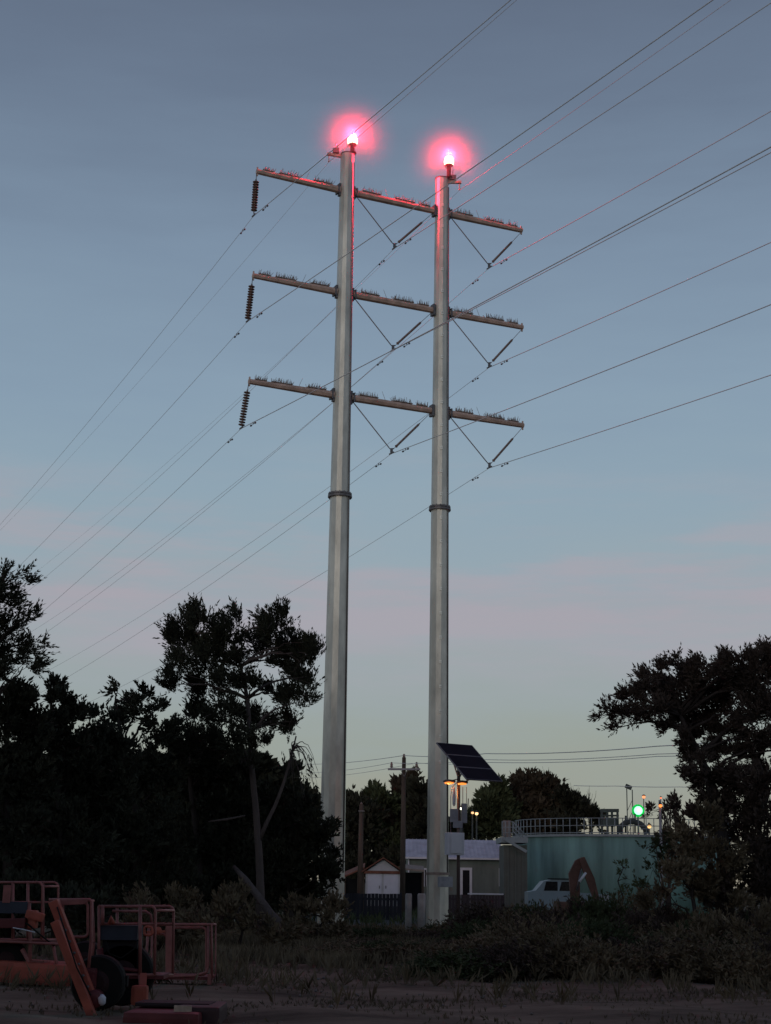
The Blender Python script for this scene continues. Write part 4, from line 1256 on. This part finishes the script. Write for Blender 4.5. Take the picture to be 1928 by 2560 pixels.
GM = 'dark trees massed on the left'
mass_tree('dark dense tree right below the far left conifer', [(10, 1510, 60, 40), (60, 1540, 60, 45), (20, 1600, 80, 60), (-20, 1700, 90, 70), (50, 1680, 70, 70), (20, 1790, 90, 60), (40, 1870, 80, 50)], 38, CD, 20, GM)
mass_tree('dark tree with a pointed tuft above its left shoulder', [(116, 1478, 26, 16), (100, 1500, 50, 22), (145, 1520, 40, 28), (110, 1570, 70, 50), (150, 1630, 70, 60), (120, 1720, 80, 60), (150, 1810, 80, 60), (110, 1890, 70, 50)], 40, CD, 130, GM)
mass_tree('dark broad tree with low flat top in the middle of the left mass', [(190, 1535, 45, 24), (230, 1560, 50, 40), (200, 1620, 70, 60), (270, 1640, 60, 60), (230, 1730, 80, 60), (250, 1820, 80, 60), (230, 1900, 80, 50)], 41, CD, 230, GM)
mass_tree('dark tree with two thin spires left of the tallest tree', [(254, 1478, 11, 24), (276, 1500, 24, 20), (303, 1494, 22, 20), (290, 1530, 46, 34), (335, 1522, 26, 20), (350, 1560, 44, 40), (320, 1620, 70, 60), (330, 1710, 70, 60), (330, 1800, 80, 60), (330, 1890, 80, 50)], 43, CD, 320, GM, dens=60, size=.13, wid=.055)
mass_tree('dark tree behind the forked trunk of the tallest tree', [(400, 1580, 46, 34), (430, 1640, 56, 44), (490, 1660, 52, 34), (420, 1710, 70, 50), (500, 1740, 60, 55), (430, 1800, 80, 60), (500, 1850, 70, 60), (450, 1910, 80, 50)], 47, CD, 440, GM)
mass_tree('dark rounded tree pressing against the left tower pole', [(590, 1715, 36, 32), (640, 1722, 36, 32), (585, 1770, 50, 50), (650, 1780, 45, 48), (690, 1790, 34, 40), (715, 1830, 26, 36), (600, 1850, 60, 60), (680, 1870, 50, 50), (620, 1930, 70, 50), (705, 1900, 30, 40)], 48, CD, 640, GM)
mass_tree('low dark bush under the leaning pale branch', [(520, 1960, 60, 40), (470, 1990, 70, 36), (590, 2000, 60, 34)], 37, BR, 520, 'low bushes on the left', name='bush', cat='bush', tr=.05, size=.14, wid=.05, dens=60)
mass_tree('low dark bush behind the orange boom lifts', [(360, 1965, 70, 40), (290, 1990, 80, 36), (420, 1995, 60, 30)], 38, BR, 350, 'low bushes on the left', name='bush', cat='bush', tr=.05, size=.14, wid=.05, dens=60)
mass_tree('low dark bush at the left tower pole foot', [(660, 1985, 50, 34), (700, 1975, 40, 34), (730, 2000, 40, 26)], 42, BR, 690, 'low bushes on the left', name='bush', cat='bush', tr=.05, size=.13, wid=.05, dens=60)
mass_tree('dark bush behind the leftmost boom lift', [(60, 1960, 90, 50), (150, 1970, 80, 50), (-10, 1990, 80, 40), (220, 1985, 60, 36)], 37, CD, 90, 'low bushes on the left', name='bush', cat='bush', tr=.05, size=.18, wid=.08, dens=50)

for lab, x in (('low dark background tree behind the far left conifer', 30), ('low dark background tree behind the middle of the left mass', 200), ('low dark background tree behind the two thin spires', 350), ('low dark background tree behind the tallest tree trunk', 520)):
    mass_tree(lab, [(x - 60, 1760, 80, 60), (x + 50, 1750, 80, 60), (x - 30, 1850, 100, 60), (x + 70, 1860, 90, 60), (x, 1920, 110, 50), (x - 60, 1705, 80, 46), (x + 50, 1695, 80, 44), (x, 1665, 60, 34), (x - 50, 1800, 90, 60), (x + 60, 1810, 90, 60)], 62, CD, x, GM, size=.34, wid=.22, dens=36)

# right big tree
Yr = 42.
rb2 = [(1302, 1546, 11, 6), (1320, 1538, 16, 10), (1342, 1540, 20, 13), (1338, 1572, 14, 8), (1366, 1512, 24, 18), (1372, 1548, 30, 16), (1398, 1500, 28, 22), (1408, 1470, 22, 18), (1410, 1530, 40, 24), (1436, 1448, 22, 20),
       (1440, 1492, 36, 30), (1466, 1424, 12, 13), (1478, 1455, 34, 22), (1490, 1500, 50, 38), (1460, 1548, 42, 24), (1526, 1440, 34, 28), (1560, 1425, 26, 20), (1562, 1480, 50, 38), (1545, 1530, 56, 36),
       (1605, 1430, 40, 34), (1650, 1420, 34, 30), (1630, 1480, 50, 44), (1700, 1450, 60, 50), (1620, 1540, 56, 36), (1690, 1540, 50, 50), (1500, 1576, 34, 16), (1488, 1604, 28, 14), (1540, 1590, 40, 18),
       (1590, 1590, 34, 20), (1640, 1590, 30, 18), (1480, 1640, 26, 16), (1505, 1636, 24, 16), (1520, 1664, 34, 20), (1570, 1640, 34, 22), (1590, 1680, 44, 24), (1650, 1660, 28, 22), (1700, 1620, 40, 40), (1540, 1690, 40, 20), (1550, 1620, 36, 16), (1610, 1635, 30, 18), (1630, 1690, 40, 24), (1500, 1690, 26, 16), (1440, 1570, 26, 12), (1520, 1560, 40, 20), (1660, 1610, 30, 24)]
rb2 = [(b[0], b[1] + (12 if b[1] < 1480 and b[0] > 1420 else 0), b[2], b[3]) for b in rb2]
rb2 = [b + (Yr + random.uniform(-1, 1), .8) for b in rb2]
b0 = at(1570, 2010, Yr); b0.z = 0
tree('oak_tree', 'large spreading dark tree leaning in over the right edge', 'tree', tuple(b0), [at(1565, 1850, Yr), at(1548, 1730, Yr), at(1530, 1680, Yr), at(1510, 1630, Yr), at(1485, 1580, Yr), at(1470, 1545, Yr)], rb2, OK_,
     dens=72, size=.11, wid=.038, dm=2.0, ncmax=20, k=11, length=.32, bias=(-.38, 0, .55), outw=.5, trunk_r=.22, twigs=4,
     extra=[([at(1640, 1760, Yr), at(1652, 1700, Yr), at(1632, 1640, Yr), at(1612, 1590, Yr), at(1590, 1540, Yr)], [.15, .13, .11, .08, .05]),
            ([at(1632, 1640, Yr), at(1655, 1610, Yr), at(1690, 1580, Yr)], [.08, .06, .04]),
            ([at(1480, 1570, Yr), at(1440, 1562, Yr), at(1415, 1560, Yr), at(1398, 1552, Yr), at(1375, 1532, Yr)], [.05, .035, .03, .025, .015])])

GR_ = 'brown bushes massed on the right'
mass_tree('brown bush beside the tank rim, leftmost of the right hand bushes', [(1408, 1752, 10, 14), (1446, 1762, 14, 16), (1468, 1745, 26, 24), (1455, 1795, 36, 28)], 70, OK_, 1440, GR_, name='bush', cat='bush', tr=.08, size=.2, wid=.07, dens=34)
mass_tree('wide brown bush overlapping the right end of the tank', [(1500, 1790, 50, 40), (1470, 1840, 44, 34), (1540, 1850, 60, 50), (1450, 1890, 44, 34), (1500, 1910, 60, 50), (1560, 1930, 60, 50), (1420, 1940, 40, 34)], 41, BR, 1500, GR_, name='bush', cat='bush', tr=.08, size=.13, wid=.05, dens=56)
mass_tree('tall brown thicket below the large right tree', [(1560, 1730, 50, 30), (1600, 1700, 50, 24), (1660, 1695, 50, 30), (1540, 1715, 36, 20), (1620, 1730, 50, 34), (1590, 1790, 70, 50), (1660, 1790, 60, 50), (1530, 1750, 40, 30), (1640, 1860, 70, 60), (1600, 1930, 70, 60), (1680, 1930, 60, 60)], 42, OK_, 1620, GR_, name='bush', cat='bush', tr=.1, size=.14, wid=.06, dens=50)
mass_tree('nearest brown bush at the lower right edge', [(1620, 2010, 60, 40), (1560, 2025, 60, 36), (1680, 2020, 60, 50), (1500, 2030, 50, 30)], 34, BR, 1600, GR_, name='bush', cat='bush', tr=.06, size=.11, wid=.045, dens=70)
mass_tree('thin sapling standing before the teal tank', [(1340, 1868, 10, 14), (1352, 1880, 18, 14), (1362, 1900, 14, 12), (1348, 1915, 16, 16), (1352, 1945, 22, 24)], 62, GR, 1350, None, name='sapling', cat='sapling', tr=.05, size=.13, wid=.05, dens=10)
mass_tree('loose young tree whose leaves hang over the right of the tank', [(1395, 1835, 10, 16), (1425, 1820, 24, 24), (1440, 1860, 30, 26), (1410, 1880, 20, 22), (1450, 1820, 26, 24), (1395, 1920, 26, 24)], 58, GR, 1430, GR_, name='sapling', cat='sapling', tr=.06, size=.13, wid=.05, dens=20)

# background trees
GB = 'background trees behind the buildings'
def bgt(label, blobs, Y, lm_, base, **k): mass_tree(label, blobs, Y, lm_, base, GB, dens=k.pop('dens', 9) * 2, size=k.pop('size', .45), wid=k.pop('wid', .2), length=.7, twigs=1, tr=.25, **k)
bgt('round dark background tree just right of the left tower pole', [(800, 1880, 50, 30), (850, 1880, 50, 30), (760, 1790, 40, 60), (775, 1742, 24, 18), (790, 1780, 40, 36), (765, 1800, 26, 40), (780, 1850, 46, 40), (740, 1850, 40, 50)], 118, CD, 780)
bgt('brightest green background tree left of the utility pole', [(808, 1728, 20, 16), (830, 1745, 26, 24), (825, 1790, 40, 40), (835, 1850, 44, 40)], 120, GR, 825)
bgt('reddish background tree directly behind the utility pole', [(890, 1790, 40, 30), (850, 1790, 30, 40), (893, 1700, 16, 16), (875, 1716, 22, 20), (870, 1760, 40, 40), (880, 1820, 44, 44)], 122, RD, 880)
bgt('dark background tree left against the right tower pole', [(912, 1712, 18, 20), (915, 1760, 34, 44), (920, 1820, 40, 44)], 119, CD, 915)
bgt('small background tree just right of the solar mast', [(1010, 1800, 40, 22), (1040, 1770, 40, 24), (1085, 1770, 30, 30), (1062, 1712, 24, 16), (1042, 1728, 18, 16), (1060, 1745, 34, 24), (1050, 1785, 44, 24), (1020, 1790, 30, 20)], 125, GR, 1060, dens=12)
bgt('tallest background tree with bushy top between mast and tank', [(1100, 1750, 40, 34), (1150, 1770, 60, 30), (1200, 1770, 40, 26), (1150, 1696, 32, 22), (1120, 1720, 26, 18), (1176, 1702, 24, 22), (1140, 1745, 50, 30), (1185, 1740, 40, 34), (1120, 1780, 50, 24), (1170, 1785, 50, 24)], 128, RD, 1150, dens=12)
bgt('sloping background tree ending at the pump gantry', [(1222, 1730, 26, 20), (1248, 1752, 24, 18), (1230, 1775, 40, 24), (1275, 1775, 24, 14)], 126, CD, 1230, dens=12)
bgt('low dark background tree in the gap left of the left tower pole', [(676, 1738, 22, 14), (690, 1770, 30, 26)], 118, CD, 680)
# bare winter trees
def bare(label, px, py, Y, spread, base=1800):
    b_ = at(px, base, Y); b_.z = 0; t_ = at(px, py, Y)
    m = MB()
    m.tube([b_, b_.lerp(t_, .6)], [.12, .06], 6)
    for i in range(16):
        s = b_.lerp(t_, random.uniform(.3, .65)); e = at(px + random.uniform(-spread, spread), py + random.uniform(0, 45), Y)
        m.tube(limb_path(s, e, .1, 4), [.035, .028, .022, .015, .008], 4, False)
    tag(m.build('bare_tree', DBARK, None), label, 'bare tree', 'leafless trees near the tank')
bare('leafless thin tree above the middle of the tallest background tree', 1172, 1655, 130, 14)
bare('leafless thin tree rising behind the tank railing', 1243, 1690, 130, 12)
bare('leafless thin tree nearest the left of the pump gantry', 1277, 1690, 132, 12)
bare('leafless twiggy tree beside the pale lamp pole at right', 1442, 1715, 90, 16)

GS = 'added trees behind the camera'  # unseen row added to block the low sun and darken the pole bases
for x, lab in ((-34, 'first'), (-22, 'second'), (-10, 'third'), (2, 'fourth'), (15, 'fifth'), (-46, 'sixth')):
    g_ = thing('shade_tree', 'unseen tree added for shade, %s of the row behind the camera' % lab, 'tree', (x, -16, 0), GS)
    MB().tube([(x, -16, -.1), (x + .3, -16, 5), (x, -16, 11)], [.35, .25, .08], 9).build('trunk', DBARK, g_)
    P = rng.normal(0, 1, (2600, 3)); P /= np.linalg.norm(P, axis=1, keepdims=True); P *= rng.uniform(.3, 1, (2600, 1))
    D = P + np.array([0, 0, .4]); P = P * np.array([7, 4.5, 7.0]) + np.array([x, -16, 8.3])
    leaves('crown', P, D, .7, .4, CD, g_, .6, 8, 1.0)

# ------------------------------------------------------------------ brush between lot and tower
i = 0
spots = []
for k in range(44):
    if k < 18: px, Y, ty, row = 690 + k * 56, 45, (2000 if k < 6 else 1944 if 7 < k < 14 else 1962), 1
    elif k < 32: px, Y, ty, row = 720 + (k - 18) * 70, 38, (2030 if k < 23 else 1985), 0
    else: px, Y, ty, row = 1010 + (k - 32) * 58, 31, (2040 if k % 3 else 2015), 2
    spots.append((px + random.uniform(-22, 22), ty + random.uniform(-14, 14), Y + random.uniform(-2.5, 2.5), row))
proto = []
def make_shrub(n_, seed):
    g_ = thing('shrub', 'x', 'shrub', (0, 0, 0))
    m = MB()
    for _ in range(16):
        a = random.uniform(0, 6.28); e = Vector((math.cos(a) * random.uniform(.2, .85), math.sin(a) * random.uniform(.2, .85), random.uniform(.4, .98)))
        m.tube(limb_path(Vector((e.x * .1, e.y * .1, 0)), e, .12, 4), [.014, .011, .008, .006, .003], 4, False)
    m.build('stems', DBARK, g_)
    u = rng.normal(0, 1, (n_, 3)); u /= np.linalg.norm(u, axis=1, keepdims=True)
    nc = 34; cc = rng.normal(0, 1, (nc, 3)); cc /= np.linalg.norm(cc, axis=1, keepdims=True); cc *= rng.uniform(.3, .9, (nc, 1))
    P = cc[rng.integers(0, nc, n_)] + rng.normal(0, .16, (n_, 3)); P[:, 2] = np.abs(P[:, 2]) * .78 + .04
    D = P * .6 + np.array([-.1, 0, .5]) + rng.normal(0, .3, P.shape)
    leaves('foliage', P, D, .085, .032, [BR, OK_, GR][seed], g_, .7, 9, .22)
    return g_
protos = [make_shrub(1300, s) for s in range(3)]
heads = ['low dark brush clump', 'tangled brown brush clump', 'faint green brush clump']
where = ['before the left tower pole foot', 'left of the utility pole foot', 'below the white shed', 'before the concrete bollards', 'below the solar mast', 'before the brown board fence', 'under the stair tower',
         'below the white work truck', 'below the excavator', 'below the teal tank', 'at the right end of the tank', 'before the wide right hand bush']
placed = {}
for k, (px, ty, Y, row) in enumerate(spots):
    s = k % 3
    pr0 = protos[s]
    if k < 3: r_ = pr0
    else:
        r_ = pr0.copy(); C.objects.link(r_)
        for ch in list(pr0.children):
            c = ch.copy(); C.objects.link(c); c.parent = r_; c.matrix_parent_inverse = Matrix()
    tpt = at(px, ty, Y); h = max(.35, tpt.z)
    r_.location = (tpt.x, Y, -.03); r_.rotation_euler = (0, 0, random.uniform(0, 6.28))
    sc = random.uniform(1.0, 1.5)
    r_.scale = (sc, sc, h * 1.05)
    r_['group'] = 'brush clumps along the far edge of the lot'
    wi = where[min(len(where) - 1, max(0, int((px - 690) / 85)))]
    r_['label'] = heads[s] + (' in the middle row ', ' in the back row ', ' nearest the camera ')[row] + wi
for p in protos:
    for c in p.children: c.matrix_parent_inverse = Matrix()

m = MB()
STN = mat('stone', (.17, .15, .14), .9, 0, .3, 9, .4)
for k in range(420):
    y = random.uniform(16, 36); x = random.uniform(-.27, .27) * y; r_ = random.uniform(.012, .045)
    m.lathe((x, y, -.035), [(r_ * .8, 0), (r_, r_ * .4), (r_ * .6, r_ * .9)], 5, (random.uniform(-.4, .4), random.uniform(-.4, .4), 1))
so_ = m.build('gravel', STN, None, False); so_['kind'] = 'stuff'

# ------------------------------------------------------------------ weeds and grass (stuff)
def weeds(name, n, fx, fy, matl, h, wd, k):
    xs = fx(n); ys = fy(n)
    clump = np.sin(xs * 1.7 + ys * .9) + np.sin(xs * .6 - ys * 1.3) + rng.normal(0, .8, n)
    kk = (clump > .1) & ((ys > 34.0 + 2.5 * np.sin(xs * .8) + 1.5 * np.sin(xs * 2.3) - .25 * xs) | (rng.uniform(0, 1, n) < np.clip((ys - 22) / 12, 0, 1) * .28))
    if name != 'weeds': kk = clump > .1
    P = np.c_[xs, ys, np.full(n, -.03)][kk]
    D = np.c_[rng.normal(0, .35, len(P)), rng.normal(0, .35, len(P)), np.ones(len(P))]
    o = leaves(name, P, D, h, wd, matl, None, .45, k, h * .35); o['kind'] = 'stuff'
    return o
weeds('weeds', 42000, lambda n: rng.uniform(-9, 14, n), lambda n: rng.uniform(22, 56, n), BR, .28, .03, 7)
weeds('dry_grass', 16000, lambda n: rng.uniform(-8, 9, n), lambda n: 17 + 20 * rng.uniform(0, 1, n) ** .7, LEAFS['dry'], .07, .012, 5)
weeds('grass', 9000, lambda n: rng.uniform(-20, 40, n), lambda n: rng.uniform(56, 100, n), GR, .4, .05, 5)
